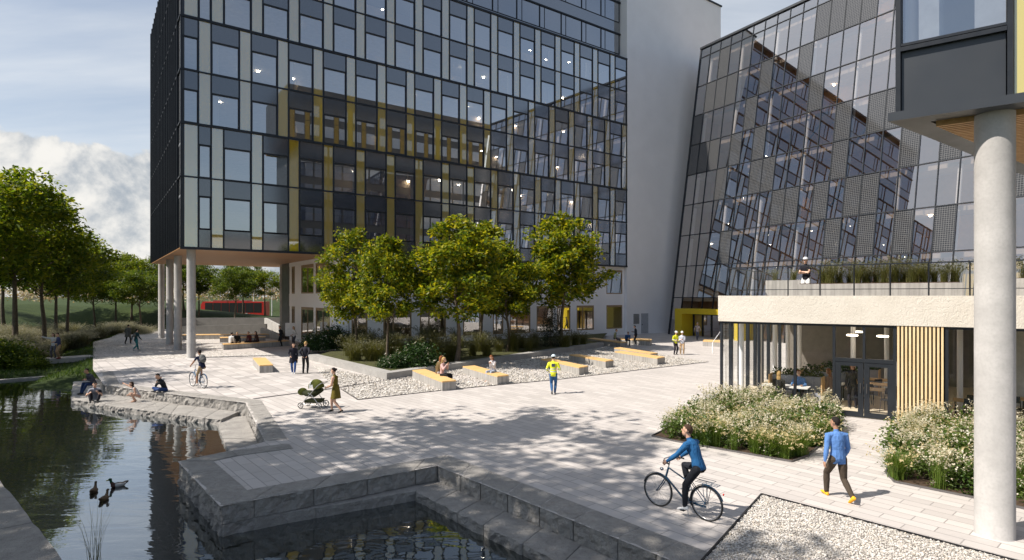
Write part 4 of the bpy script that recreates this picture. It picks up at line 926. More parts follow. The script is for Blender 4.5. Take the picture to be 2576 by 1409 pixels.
def tree_proto(name, H, zc, R, nclump, nleaf, lsz, seed, lmat, egg=1.0, trunk=0.12, lean=0.0, fork=False, sp=0.55):
    r = np.random.RandomState(seed); root = thing(name, 'tree', 'tree')
    cl = []
    while len(cl) < nclump:
        q = r.uniform(-1, 1, 3); 
        h = (q[2]+1)/2; prof = (1-abs(2*h-0.85)**2.2*0.75)*(0.75+0.5*r.rand()) if egg else 1
        rad = math.hypot(q[0], q[1])
        if rad > max(0.12, prof): continue
        if rad < 0.45*prof and r.rand() < 0.55: continue
        cl.append((q[0]*R, q[1]*R, zc+(H-zc)*(0.04+0.92*h)))
    cl = np.array(cl); cl[:, :2] += r.normal(size=(nclump,2))*0.12*R
    per = r.multinomial(nleaf, (lambda w: w/w.sum())(0.4+r.rand(nclump))); idx = np.repeat(np.arange(nclump), per)
    d = r.normal(size=(nleaf,3)); d /= np.linalg.norm(d, axis=1)[:, None]; rr = sp*(0.25+0.85*r.rand(nleaf)**0.6)*(0.65+0.6*r.rand(nclump))[idx]
    P = cl[idx]+d*rr[:, None]*np.array([1.15,1.15,0.75]); V, Fq = leafcloud(P, lsz, r, 0.5)
    b = MB(); top = np.array([lean*H, 0, H*0.8]); n = 8; kx, ky = r.normal(size=2)*0.10
    path = [Vector((lean*H*(i/n)**1.5+kx*math.sin(i*1.1), ky*math.sin(i*0.9+1)*0.8, H*0.82*i/n)) for i in range(n+1)]
    for i in range(n+1): path[i] -= Vector((kx*math.sin(0), ky*math.sin(1)*0.8, 0))
    b.tube(path, [trunk*(1.35 if i == 0 else 1.0)*(1-0.85*i/n) for i in range(n+1)], 8)
    order = r.permutation(nclump)[:min(nclump, 34)]
    for k in order:
        c = Vector(cl[k]); zt = min(max(c.z-0.35*(math.hypot(c.x, c.y))-0.3, zc*0.72), H*0.78); i = int(zt/(H*0.82)*n); i = min(i, n-1); f = zt/(H*0.82)*n-i
        s_ = path[i].lerp(path[i+1], f); md = s_.lerp(c, 0.55)+Vector((0,0,0.18*(c-s_).length)); rd = trunk*(1-0.85*zt/(H*0.82))*0.45
        b.tube([s_, md, c], [rd, rd*0.6, rd*0.2], 5, caps=False)
    b.build('trunk', M['bark'], root, True); npmesh('crown', V, Fq, lmat, root); return root
tp_ = [tree_proto('plaza_tree', 10, 2.7, 2.5, 95, 12500, 0.27, s, M['leafp'], trunk=0.13, sp=0.58) for s in (11, 12, 13)]
TR = [(892,39.5,9.3,2.05,'slender plaza tree rising from the dark green bush beside the curved white corner'), (974,35.7,8.4,1.75,'small plaza tree closest to the planter corner'), (1150,36.3,9.6,2.75,'broad tall plaza tree behind the two women on the bench'), (1212,44.2,10.3,2.8,'plaza tree with the leaning pale trunk near the white facade'), (1277,42.9,8.2,2.2,'lower plaza tree behind the woman in white'), (1415,47.5,11.5,3.05,'tallest plaza tree beside the dark clipped yew')]
for i, (u_, D_, H_, R_, lab) in enumerate(TR):
    p = tp_[i % 3]; sc = (R_/2.5, R_/2.5, H_/10)
    o = p if i < 3 else dup(p, (0,0,0), 0); o.location = (PX(u_,D_), D_, Zt-0.08); o.rotation_euler = (0,0,i*1.3+0.4); o.scale = sc; o['label'] = lab; o['group'] = 'yellow green trees in the plaza planter'
# trees on the bank
bt = [tree_proto('bank_tree', 12, 5.0, 3.9, 95, 13000, 0.29, s, m_, trunk=0.19, lean=l_, sp=0.88) for s, m_, l_ in ((21, M['leafb'], 0.04), (22, M['leafy'], -0.03), (23, M['leafb'], 0.02))]
BT = [(39,47,1.22,1,'large light green bank tree at the pale feather grass'), (-40,43,1.25,1,'big bank tree cut by the picture edge'), (12,60,1.1,0,'dark bank tree behind the large light green one'), (107,53,1.12,0,'bank tree with the forked dark trunk above the grasses'), (140,62,1.02,2,'bank tree with twin trunk shadow on the lit slope'), (168,60,1.0,1,'bank tree standing close to the twin one'), (236,75,0.80,0,'single straight trunked tree on the bank crest'), (291,78,0.80,2,'dark crest tree above the two walkers'), (331,80,0.78,1,'slim crest tree beside the dark one'), (352,74,0.78,0,'dark crest tree next to the building corner'), (420,82,0.80,2,'tree seen between the round columns'), (463,84,0.78,0,'thin tree seen right behind the front column'), (500,82,0.74,2,'tree in front of the bus nose'), (591,80,0.70,0,'dark tree standing before the middle of the bus'), (612,88,0.72,2,'thin tree beside the bus windows'), (667,88,0.66,1,'sparse tree at the rear of the bus'), (-25,75,1.2,2,'dark tree at the picture edge behind the big ones')]
used_ = set()
for i, (u_, D_, sc, k, lab) in enumerate(BT):
    p = bt[k]; o = p if k not in used_ else dup(p, (0,0,0), 0); used_.add(k); x = PX(u_, D_)
    o.location = (x, D_, tz(x, D_)-0.1); o.rotation_euler = (0,0,i*2.1); o.scale = (sc,sc,sc*(1.0+0.06*((i*7) % 3-1))); o['label'] = lab; o['group'] = 'green trees on the pond bank'
# tall trees on the bank beside the photographer: their shade falls across the plaza and pond
st = [tree_proto('shade_tree', 23.5, 14.3, 5.6, 95, 7200, 0.42, 31, M['leafb'], trunk=0.34, sp=1.1)]
SH = [(-17.0,11.6,1.0,'tall bank tree throwing shade over the peninsula'), (-15.8,3.6,1.0,'tall bank tree throwing shade over the near kerb and gravel'), (-24.0,10.5,0.92,'tall bank tree throwing shade over the pond corner'), (-20.5,3.5,0.95,'tall bank tree behind the stone bank slab'), (-33.5,27.5,0.72,'bank tree throwing dapples on the chequered paving'), (-44,33,0.68,'bank tree beside the pond edge out of sight')]
for i, (x, y, sc, lab) in enumerate(SH):
    o = st[0] if i == 0 else dup(st[0], (0,0,0), 0); o.location = (x, y, tz(x, y)-0.1 if y > 20 else -0.2); o.rotation_euler = (0,0,i*1.7); o.scale = (sc,)*3; o['label'] = lab; o['group'] = 'tall trees shading the plaza'
# grasses
def tuft_proto(name, label, cat, nb, h, spread, w, bmat, plume=0, pmat=None, seed=1, group=None, droop=0.6, plen=0.16):
    r = np.random.RandomState(seed); root = thing(name, label, cat, (0,0,0), 0, group); seg = 4
    az = r.rand(nb)*6.283; L = h*(0.65+0.45*r.rand(nb)); out = spread*(0.15+0.85*r.rand(nb)); base = 0.12*spread*r.normal(size=(nb,2))
    V = np.zeros((nb, (seg+1)*2, 3)); 
    for s_ in range(seg+1):
        f = s_/seg; rad = out*(0.35*f+0.65*f**2.2); z = L*(f-droop*0.35*f**3); cx = base[:,0]+np.cos(az)*rad; cy = base[:,1]+np.sin(az)*rad; ww = w*(1-f*0.85)
        V[:, s_*2] = np.stack([cx-np.sin(az)*ww, cy+np.cos(az)*ww, z], 1); V[:, s_*2+1] = np.stack([cx+np.sin(az)*ww, cy-np.cos(az)*ww, z], 1)
    q = np.array([[2*s_, 2*s_+1, 2*s_+3, 2*s_+2] for s_ in range(seg)]); Fq = (q[None]+(np.arange(nb)*(seg+1)*2)[:, None, None]).reshape(-1, 4)
    npmesh('blades', V.reshape(-1, 3), Fq, bmat, root)
    if plume:
        Vs = []; pr = r.permutation(nb)[:plume]
        tips = (V[pr, -1]+V[pr, -2])/2; dirs = tips-(V[pr, -3]+V[pr, -4])/2; dirs /= np.linalg.norm(dirs, axis=1)[:, None]
        k = 9; P = (tips[:, None]-dirs[:, None]*plen*0.3+dirs[:, None]*plen*np.linspace(0,1,k)[None, :, None]+r.normal(size=(plume,k,3))*0.010).reshape(-1, 3); V2, F2_ = leafcloud(P, 0.055, r, 0.2, 0.2, 0.45); kind(npmesh('plume', V2, F2_, pmat, root), 'stuff')
    return root
def bush_proto(name, label, cat, n, R, h, lsz, lmat, nfl=0, fsz=0.05, seed=1, group=None, aspect=0.55, airy=0.0):
    r = np.random.RandomState(seed); root = thing(name, label, cat, (0,0,0), 0, group); nc = max(8, n//28); c = r.normal(size=(nc,3)); c /= np.linalg.norm(c, axis=1)[:, None]; c[:, 2] = np.abs(c[:, 2])
    c *= (0.55+0.45*r.rand(nc))[:, None]*np.array([R,R,h]); idx = r.randint(0, nc, n); P = c[idx]+r.normal(size=(n,3))*np.array([0.16*R,0.16*R,0.12*h]); P[:, 2] = np.maximum(P[:, 2], 0.02)
    V, Fq = leafcloud(P, lsz, r, 0.6, 0.25, aspect); npmesh('foliage', V, Fq, lmat, root)
    b = MB()
    for k in range(min(nc, 14)): b.tube([(0,0,0), tuple(c[k]*0.55+np.array([0,0,0.05*h])), tuple(c[k])], [0.012*R+0.004,0.008*R+0.003,0.003], 4, caps=False)
    b.build('stem', M['bark'], root, True)
    if nfl:
        j = r.randint(0, n, nfl); Q = P[j]*np.array([1.06,1.06,1.10])+r.normal(size=(nfl,3))*0.03+np.array([0,0,airy])*r.rand(nfl,1); k = 4; Q = np.repeat(Q, k, 0)+r.normal(size=(nfl*k,3))*fsz*0.35
        V, Fq = leafcloud(Q, fsz, r, 1.0, 0.1, 0.9); npmesh('blossom', V, Fq, M['blossom'], root)
    return root
rq = np.random.RandomState(77)
def scatter(protos, pts, zf, smin, smax, labels=None, first=True):
    us = set()
    for i, (x, y) in enumerate(pts):
        k = i % len(protos); p = protos[k]; o = p if k not in us else dup(p, (0,0,0), 0); us.add(k); s = rq.uniform(smin, smax)
        o.location = (x, y, zf(x, y)); o.rotation_euler = (0,0,rq.rand()*6.28); o.scale = (s,s,s*rq.uniform(0.85,1.15))
        if labels: o['label'] = labels[i]
def fillpoly(P, d, seed, jit=0.35):
    r = np.random.RandomState(seed); xs_ = [p[0] for p in P]; ys_ = [p[1] for p in P]; out = []
    for x in np.arange(min(xs_), max(xs_), d):
        for y in np.arange(min(ys_), max(ys_), d): out.append((x+r.uniform(-jit,jit)*d, y+r.uniform(-jit,jit)*d))
    out = np.array(out); return out[inpoly(P, out[:, 0], out[:, 1])]
bed1 = uv((1640,1098),(1700,1112),(1992,1163),(2032,1148),(2112,1078),(2112,1050),(1818,1024),(1740,1050)); bed2 = uv((2228,1190),(2250,1214),(2440,1252),(2800,1330))+[FC(9.8,0.25,0), FC(1.95,0.25,0)]
for i, bd in enumerate((bed1, bed2)):
    sheet('planting_bed', bd, 0.012, M['soil']); strip('bed_edging', bd+[bd[0]], 0.03, -0.01, 0.05, M['steel'])
def shrink(P, d):
    c = sum(P, Vector())/len(P); return [c+(p-c)*(1-d/max(0.5,(p-c).length)) for p in P]
fl1 = 'white flowered bushy perennial in the bed between the rider and the cafe glazing'; fl2 = 'white flowered bushy perennial in the bed between the battens and the thick column'
fp = [bush_proto('flowering_plant', fl1, 'flowering plant', 620, 0.44, 0.74, 0.078, leafmat('perennial_leaf', [(0.05,0.095,0.014),(0.095,0.155,0.028),(0.17,0.22,0.06)], 0.42), 46, 0.040, s, 'white perennials in the bed before the cafe', airy=0.14) for s in (41,42,43)]
fp.append(bush_proto('leafy_plant', 'plain leafy green perennial among the white flowers before the cafe', 'perennial plant', 560, 0.42, 0.66, 0.10, leafmat('broad_leaf', [(0.02,0.05,0.008),(0.045,0.095,0.014),(0.09,0.14,0.025)], 0.35), 0, 0.04, 44, 'leafy plants in the bed before the cafe'))
scatter(fp, fillpoly(shrink(bed1, 0.22), 0.55, 1), lambda x, y: 0.0, 0.65, 1.35)
fp2 = [dup(p, (0,0,0), 0, fl2) for p in fp]
for p in fp2: p['group'] = 'white perennials in the bed beside the thick column'
fp2[3]['label'] = 'plain leafy green perennial among the white flowers beside the thick column'; fp2[3]['group'] = 'leafy plants in the bed beside the thick column'
scatter(fp2, fillpoly(shrink(bed2, 0.25), 0.56, 2), lambda x, y: 0.0, 0.65, 1.3)
gp = tuft_proto('ornamental_grass_tuft', 'green fountain grass with pale plumes at the bed edge', 'ornamental grass', 420, 0.66, 0.50, 0.007, M['grassb'], 30, M['plume'], 51, 'fountain grasses with plumes in the cafe beds')
gpts = [G(u_, v_) for u_, v_ in ((1772,1117),(1800,1122),(1905,1140),(1940,1146),(1975,1152),(2005,1146),(2040,1120),(2070,1096),(1870,1095),(1990,1110),(1835,1065),(1720,1080),(1935,1080),(1850,1100),(1890,1075),(1960,1090),(1780,1090),(1820,1045),(1910,1050),(2000,1075),(2060,1070),(2310,1170),(2380,1200),(2290,1100),(2400,1110),(2255,1205),(2300,1130),(2360,1150))]
scatter([gp], [(p.x, p.y) for p in gpts], lambda x, y: 0.01, 1.0, 1.45)
mf = tuft_proto('meadow_flower', 'tall wispy meadow flower with pale seed heads standing above the cafe planting', 'flowering plant', 70, 1.05, 0.42, 0.004, M['grassb'], 34, leafmat('pale_seed_head', [(0.55,0.50,0.38),(0.72,0.68,0.56),(0.42,0.36,0.22)], 0.35), 57, 'wispy meadow flowers in the cafe beds', plen=0.14)
scatter([mf], np.concatenate([fillpoly(shrink(bed1, 0.1), 0.78, 5, 0.5), fillpoly(shrink(bed2, 0.15), 0.85, 6, 0.5)]), lambda x, y: 0.0, 0.75, 1.2)
# planter planting
zpl = lambda x, y: Zt-0.07
bp = bush_proto('evergreen_bush', 'large dark green bush with white flowers at the planter end', 'bush', 5200, 1.0, 1.15, 0.11, M['leafd'], 60, 0.09, 61)
BU = [(800,876,1.25,'large dark green bush at the planter end nearest the standing couple'), (840,872,1.5,'large dark green bush with white blooms below the slender tree'), (880,862,1.5,'dark green bush behind the slender tree trunk'), (1052,918,1.25,'rounded dark green bush in the planter beside the first bench'), (1000,921,0.75,'low white flowering bush at the planter corner'), (975,921,0.6,'small white flowering bush at the very corner of the planter')]
for i, (u_, v_, s, lab) in enumerate(BU):
    p = G(u_, v_, Zt); o = bp if i == 0 else dup(bp, (0,0,0), 0); o.location = (p.x, p.y, Zt-0.07); o.scale = (s,s,s*0.95); o.rotation_euler = (0,0,i*1.1); o['label'] = lab; o['group'] = 'dark bushes in the plaza planter'
yw = bush_proto('yew_bush', 'tall dark clipped yew beside the tallest plaza tree', 'bush', 5000, 1.0, 3.0, 0.10, leafmat('yew_leaf', [(0.006,0.016,0.006),(0.014,0.032,0.010)], 0.1), 0, 0.05, 66); p = G(1386,868,Zt); yw.location = (p.x, p.y, Zt-0.05)
og = tuft_proto('feather_grass_tuft', 'soft olive feather grass clump inside the plaza planter', 'ornamental grass', 420, 1.05, 0.75, 0.006, M['olive'], 60, M['feather'], 52, 'olive grass clumps in the plaza planter')
op_ = []
for v_, us_ in ((905,(885,905,928,955,1120,1150)), (893,(880,915,950,990,1030,1100,1140,1185,1220)), (882,(905,950,1000,1050,1100,1150,1200,1250,1290,1330)), (873,(930,985,1040,1095,1150,1205,1260,1310,1350,1420)), (866,(980,1060,1140,1220,1290,1440,1470))):
    for u_ in us_: p = G(u_+rq.uniform(-8,8), v_, Zt); op_.append((p.x, p.y))
scatter([og], op_, zpl, 1.1, 1.65)
# terrace planting
p0 = tuft_proto('terrace_grass_tuft', 'wispy olive grass clump in the roof terrace planter', 'ornamental grass', 260, 0.75, 0.5, 0.005, M['olive'], 40, M['feather'], 53, 'grass clumps on the roof terrace')
pts = [FC(t_, -1.75+0.25*((i*5) % 3-1), 0) for i, t_ in enumerate(np.arange(-0.9, 3.5, 0.30))]+[FC(t_, -2.7, 0) for t_ in np.arange(4.8, 9.4, 0.5)]+[FC(-3.3,-4.7,0), FC(-2.5,-4.7,0)]
scatter([p0], [(p.x, p.y) for p in pts], lambda x, y: 4.87, 0.7, 1.35)
for o in [o for o in C.objects if o.name.startswith('terrace_grass') and o.type == 'EMPTY']:
    d_ = (Vector(o.location)-C0); tt = d_.dot(CU); nn_ = d_.dot(CN)
    if tt > 4.2: o.location.z = 5.0
    if nn_ < -4: o.location.z = 5.08
# feather grasses on the bank
hg = [tuft_proto('feather_grass_tuft', 'pale feather grass clump on the grassy pond bank', 'ornamental grass', 420, 1.35, 1.1, 0.009, M['feather'], 70, leafmat('feather_plume', [(0.26,0.25,0.19),(0.36,0.34,0.27)], 0.3), s, 'pale feather grasses on the pond bank', plen=0.3) for s in (54, 55)]
hp = []
for u0, u1, D0_, D1_, n in ((55,215,51,60,60), (-30,110,40,47,46), (150,260,60,68,24), (255,400,66,73,42), (-20,60,50,58,14)):
    for _ in range(n): D_ = rq.uniform(D0_, D1_); hp.append((PX(rq.uniform(u0,u1), D_), D_))
scatter(hg, hp, lambda x, y: tz(x, y)-0.05, 0.85, 1.35)
sb = bush_proto('bank_shrub', 'dark leafy shrub on the pond corner beside the slab bridge', 'shrub', 5000, 1.6, 1.7, 0.20, M['leafb'], 0, 0.05, 67, 'dark shrubs on the pond corner')
for i, (u_, D_, s) in enumerate(((20,38.6,0.95),(58,38.4,0.75),(-20,38.2,1.1),(40,41.5,0.9),(88,37.9,0.5))): x = PX(u_, D_); o = sb if i == 0 else dup(sb, (0,0,0), 0); o.location = (x, D_, -0.45); o.scale = (s,)*3; o.rotation_euler = (0,0,i)
# grass blades on the near verges
def blades(name, pts, h, w, mt, seed):
    r = np.random.RandomState(seed); n = len(pts); z = terr(pts[:, 0], pts[:, 1]); az = r.rand(n)*6.28; hh = h*(0.5+r.rand(n)); P = np.stack([pts[:, 0], pts[:, 1], z-0.02], 1)
    sd_ = np.stack([np.cos(az), np.sin(az), np.zeros(n)], 1)*w; tp3 = P+np.stack([np.cos(az+1.5)*hh*0.4, np.sin(az+1.5)*hh*0.4, hh], 1)
    return npmesh(name, np.stack([P-sd_, P+sd_, tp3], 1).reshape(-1, 3), np.arange(3*n).reshape(-1, 3), mt)
q = np.stack([rq.uniform(-55, -24, 90000), rq.uniform(33, 78, 90000)], 1); z = terr(q[:, 0], q[:, 1]); q = q[(z > -0.62)][:42000]; kind(blades('grass_blades', q, 0.16, 0.03, M['verge'], 3), 'stuff')
rd = tuft_proto('pond_reed', 'wispy seeding reed clump standing in the pond by the dark bank', 'reed', 34, 1.5, 0.7, 0.004, M['olive'], 0, None, 91); q = G(236, 1425, WATER); rd.location = q
# far pale autumn woods
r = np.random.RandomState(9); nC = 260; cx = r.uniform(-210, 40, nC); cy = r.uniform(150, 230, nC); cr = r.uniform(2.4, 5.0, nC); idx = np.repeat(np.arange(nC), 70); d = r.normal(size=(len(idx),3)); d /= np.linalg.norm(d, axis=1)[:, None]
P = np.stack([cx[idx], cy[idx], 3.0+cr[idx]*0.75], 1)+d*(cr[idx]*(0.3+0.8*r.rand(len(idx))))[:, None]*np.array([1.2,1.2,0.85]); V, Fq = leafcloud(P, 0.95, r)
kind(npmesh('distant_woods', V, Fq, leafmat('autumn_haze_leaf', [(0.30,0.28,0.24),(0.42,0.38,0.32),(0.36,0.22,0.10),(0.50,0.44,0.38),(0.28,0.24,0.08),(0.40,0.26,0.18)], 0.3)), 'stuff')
b = MB(); b.box((-120,100.2,-0.1), (60,107,0.42)); kind(b.build('road', plain('asphalt', (0.06,0.06,0.062), 0.9, var=0.2, vscale=2)), 'structure')
# ================================================================ PEOPLE
def cloth(name, col, rough=0.85, var=0.09):
    t = NT(name); co = t.coord('Object'); n = t.noise(t.coord('Object', (1,1,0.55), (0.3,0.5,0)), 8, 4, 0.5, 1.6); c = t.mix(t.ramp(n, 0.3, 0.7), tuple(x*(1-var) for x in col), tuple(min(1, x*(1+var)) for x in col))
    return t.done(t.bsdf(c, rough, nrm=t.bump(n, 0.7, 0.035), spec=0.3))
def skinm(name, col): return plain(name, col, 0.5, var=0.08, vscale=12)
SK = {'light': skinm('skin_light', (0.55,0.33,0.23)), 'tan': skinm('skin_tan', (0.40,0.22,0.14)), 'brown': skinm('skin_brown', (0.17,0.09,0.055))}
HR = {'brown': cloth('hair_brown', (0.055,0.03,0.018)), 'dark': cloth('hair_dark', (0.014,0.010,0.009)), 'blond': cloth('hair_blond', (0.42,0.27,0.11)), 'red': cloth('hair_red', (0.22,0.08,0.03)), 'grey': cloth('hair_grey', (0.5,0.48,0.46))}
eyem = plain('eye_dark', (0.02,0.015,0.012), 0.3); lipm = plain('lip', (0.35,0.12,0.10), 0.5)
CL = {}
def clo(col):
    if not isinstance(col, tuple): return col
    if col not in CL: CL[col] = cloth('cloth', col)
    return CL[col]
def ik(a, t_, l1, l2, pole):
    a = Vector(a); t_ = Vector(t_); d = t_-a; L = min(d.length, (l1+l2)*0.998); d.normalize(); t_ = a+d*L
    x = (l1*l1-l2*l2+L*L)/(2*L); h = math.sqrt(max(0, l1*l1-x*x)); p = Vector(pole); p = p-d*p.dot(d)
    if p.length < 1e-5: p = Vector((0,1,0))
    return a+d*x+p.normalized()*h, t_
def rings(mb, cs, n=14):
    """cs: list of (centre, xaxis, yaxis, rx, ry)"""
    vs = []
    for c, ax, ay, rx, ry in cs:
        for k in range(n): w = 2*math.pi*k/n; vs.append(c+ax*(rx*math.cos(w))+ay*(ry*math.sin(w)))
    fs = [(i*n+k, i*n+(k+1) % n, (i+1)*n+(k+1) % n, (i+1)*n+k) for i in range(len(cs)-1) for k in range(n)]
    fs += [tuple(range(n-1,-1,-1)), tuple(range((len(cs)-1)*n, len(cs)*n))]; mb.add(vs, fs, 0, True)
def capsule(mb, pts, rs, n=10):
    mb.tube(pts, rs, n)
    for p, r in ((pts[0], rs[0]), (pts[-1], rs[-1])): mb.ell(p, (r,r,r), 0, n, 6)
def remesh(mb, name, voxel, smooth_it=2):
    o = mb.build(name, [], None); md = o.modifiers.new('r', 'REMESH'); md.mode = 'VOXEL'; md.voxel_size = voxel; md.use_smooth_shade = True
    s_ = o.modifiers.new('s', 'SMOOTH'); s_.factor = 0.5; s_.iterations = smooth_it
    dg = bpy.context.evaluated_depsgraph_get(); me = bpy.data.meshes.new_from_object(o.evaluated_get(dg)); old = o.data; o.modifiers.clear(); o.data = me; bpy.data.meshes.remove(old); me.name = name
    return o
def person(label, loc, face, top=(0.1,0.1,0.12), bottom=(0.03,0.03,0.04), shoe=(0.03,0.03,0.03), skin='light', hair='brown', style='short', s=1.0, pel=(0,0,0.93), lean=3.0, slouch=6.0,
           footR=None, footL=None, handR=None, handL=None, kneeR=(0.12,1,0), kneeL=(-0.12,1,0), elbR=(0.5,-1,-0.4), elbL=(-0.5,-1,-0.4), toe=(0,0), toeyaw=(0,0), head=(0,5), sleeve='long', legs='long', slim=1.0,
           hem=0.10, voxel=0.0125, extra=None, side=0.0, zrot=None, toez=0.0):
    rz = math.atan2(-face[0], face[1]); root = thing('person', label, 'person', tuple(loc), rz); mb = MB(); bones = []
    pel = Vector(pel); a = math.radians(lean); sx = math.radians(side); up = Vector((math.sin(sx), math.sin(a), math.cos(a))).normalized(); X = Vector((1,0,0)); X = (X-up*X.dot(up)).normalized(); Y = up.cross(X)
    a2 = math.radians(lean+slouch); up2 = Vector((math.sin(sx), math.sin(a2), math.cos(a2))).normalized(); Y2 = up2.cross(X).normalized()
    mid = pel+up*0.22; w = slim
    prof = [(pel-up*0.09, X, Y, 0.125*w, 0.095*w), (pel-up*0.03, X, Y, 0.158*w, 0.112*w), (pel+up*0.05, X, Y, 0.155*w, 0.108*w), (pel+up*0.15, X, Y, 0.135*w, 0.098*w), (mid+up2*0.02, X, Y2, 0.142*w, 0.105*w), (mid+up2*0.12, X, Y2, 0.160*w, 0.115*w), (mid+up2*0.21, X, Y2, 0.165*w, 0.105*w), (mid+up2*0.265, X, Y2, 0.125*w, 0.085*w), (mid+up2*0.30, X, Y2, 0.065, 0.062)]
    rings(mb, prof); nb = mid+up2*0.30
    bones += [('torso', pel+up*hem*-1, nb-up2*0.03, 0.125), ('pelvis', pel-up*(0.12+hem), pel-up*(0.02+hem), 0.13)]
    hp, hy = math.radians(head[1]), math.radians(head[0]); Rh = Matrix.Rotation(hy, 3, 'Z') @ Matrix.Rotation(-hp, 3, 'X'); hc = nb+up2*0.09+Rh @ Vector((0,0.025,0.10))
    capsule(mb, [nb-up2*0.04, nb+up2*0.04, hc-Rh @ Vector((0,0.015,0.05))], [0.058,0.050,0.052])
    mb.ell(hc+Rh @ Vector((0,-0.012,0.02)), (0.077,0.095,0.098), 0, 14, 10, Rh); mb.ell(hc+Rh @ Vector((0,0.022,-0.055)), (0.058,0.068,0.070), 0, 12, 8, Rh)
    mb.ell(hc+Rh @ Vector((0,0.098,-0.012)), (0.013,0.018,0.026), 0, 8, 6, Rh)
    for q in (-1,1): mb.ell(hc+Rh @ Vector((q*0.079,-0.008,-0.004)), (0.010,0.020,0.032), 0, 8, 6, Rh)
    bones.append(('head', nb+up2*0.03, hc, 0.08))
    sh = mid+up2*0.225
    for q, hand, elb, nm in ((1, handR, elbR, 'R'), (-1, handL, elbL, 'L')):
        S0 = sh+X*(q*0.178*w); hand = Vector(hand) if hand else S0+Vector((q*0.06,0.04,-0.535)); E_, H_ = ik(S0, hand, 0.285, 0.255, elb); loose = 1.22 if sleeve == 'long' else 1.0
        capsule(mb, [sh+X*(q*0.10), S0, S0.lerp(E_,0.5), E_], [0.075,0.060*loose,0.048*loose,0.042*loose]); capsule(mb, [E_, E_.lerp(H_,0.4), H_], [0.041*loose,0.042*loose,0.029])
        bones += [('uarm', S0, E_, 0.05), ('farm', E_, E_.lerp(H_,0.97), 0.04)]
        d = (H_-E_).normalized(); sd_ = X*q if abs(d.dot(X)) < 0.8 else Vector((0,0,1)); sd_ = (sd_-d*sd_.dot(d)).normalized(); pn = d.cross(sd_).normalized()
        fw = pn if pn.y > 0 else -pn
        rings(mb, [(H_-d*0.01, fw, sd_, 0.024, 0.020), (H_+d*0.04, fw, sd_, 0.039, 0.017), (H_+d*0.085, fw, sd_, 0.038, 0.014)], 10)
        for k in range(4):
            o_ = fw*(-0.029+0.0195*k); L = (0.062,0.074,0.078,0.068)[k]; b0 = H_+d*0.075+o_; c1 = b0+d*L*0.5-sd_*0.010; c2 = b0+d*L*0.85-sd_*0.034; mb.tube([b0, c1, c2], [0.0098,0.0092,0.0075], 6)
        tb = H_+d*0.025+fw*0.034; mb.tube([tb, tb+d*0.03+fw*0.022-sd_*0.006, tb+d*0.062+fw*0.020-sd_*0.02], [0.0115,0.0105,0.008], 6)
        bones.append(('hand', H_+d*0.005, H_+d*0.15, 0.03))
    for q, foot, kn, nm, ti in ((1, footR, kneeR, 'R', 0), (-1, footL, kneeL, 'L', 1)):
        h0 = pel+X*(q*0.088)-up*0.05; foot = Vector(foot) if foot else Vector((q*0.11, 0.0, 0.085)); K, A_ = ik(h0, foot, 0.425, 0.415, kn); lo_ = 1.18 if legs == 'long' else 1.0
        capsule(mb, [h0, h0.lerp(K,0.45), K], [0.092*w,0.078*w*lo_**0.5,0.056*lo_]); capsule(mb, [K, K.lerp(A_,0.35), A_], [0.054*lo_,0.056*lo_,0.038*lo_**1.5])
        bones += [('thigh', h0, K, 0.075), ('shin', K, A_-(A_-K).normalized()*0.02, 0.05)]
        ty = math.radians(toeyaw[ti]); tp = math.radians(toe[ti]); f = Vector((math.sin(ty)*math.cos(tp), math.cos(ty)*math.cos(tp), math.sin(tp))); dn = Vector((0,0,-1)); dn = (dn-f*dn.dot(f)).normalized()
        sdx = f.cross(dn).normalized()
        rings(mb, [(A_-f*0.065+dn*0.052, sdx, dn, 0.026, 0.028), (A_-f*0.03+dn*0.045, sdx, dn, 0.037, 0.042), (A_+f*0.06+dn*0.050, sdx, dn, 0.043, 0.034), (A_+f*0.135+dn*0.060, sdx, dn, 0.044, 0.024), (A_+f*0.185+dn*0.066, sdx, dn, 0.026, 0.016)], 12); capsule(mb, [A_, A_+dn*0.04], [0.038,0.036], 8)
        bones.append(('foot', A_-f*0.05+dn*0.045, A_+f*0.17+dn*0.06, 0.04))
    o = remesh(mb, 'body', voxel); me = o.data
    mats_ = [SK[skin], clo(top), clo(bottom), clo(shoe)]
    for q in mats_: me.materials.append(q)
    n = len(me.polygons); ctr = np.empty(n*3, np.float32); me.polygons.foreach_get('center', ctr); ctr = ctr.reshape(-1,3); best = np.full(n, 1e9); reg = np.zeros(n, int); par = np.zeros(n)
    for i, (nm, a_, b_, r_) in enumerate(bones):
        a_ = np.array(a_); b_ = np.array(b_); ab = b_-a_; t_ = np.clip(((ctr-a_)@ab)/(ab@ab), 0, 1); d_ = np.linalg.norm(ctr-a_-t_[:, None]*ab, axis=1)-r_; m_ = d_ < best; best[m_] = d_[m_]; reg[m_] = i; par[m_] = t_[m_]
    names = np.array([q[0] for q in bones])[reg]; mi = np.zeros(n, np.int32); mi[names == 'torso'] = 1; mi[np.isin(names, ['pelvis','thigh'])] = 2
    mi[names == 'uarm'] = 1 if sleeve == 'long' else 0; 
    if sleeve == 'short': mi[(names == 'uarm') & (par < 0.6)] = 1
    mi[names == 'farm'] = 1 if sleeve == 'long' else 0; mi[names == 'foot'] = 3
    if legs == 'long': mi[names == 'shin'] = 2
    elif legs == 'bare': mi[(names == 'thigh') & (par > 0.35)] = 0
    if toez: mi[(names == 'torso') & (ctr[:, 2] < toez)] = 2
    me.polygons.foreach_set('material_index', mi); o.parent = root
    h = MB(); b_ = Rh
    hairk = (lambda p: p.z > 0.30-0.55*max(0,p.y)+0.0 if p.y < 0.25 else p.z > 0.62) if style != 'bald' else (lambda p: False)
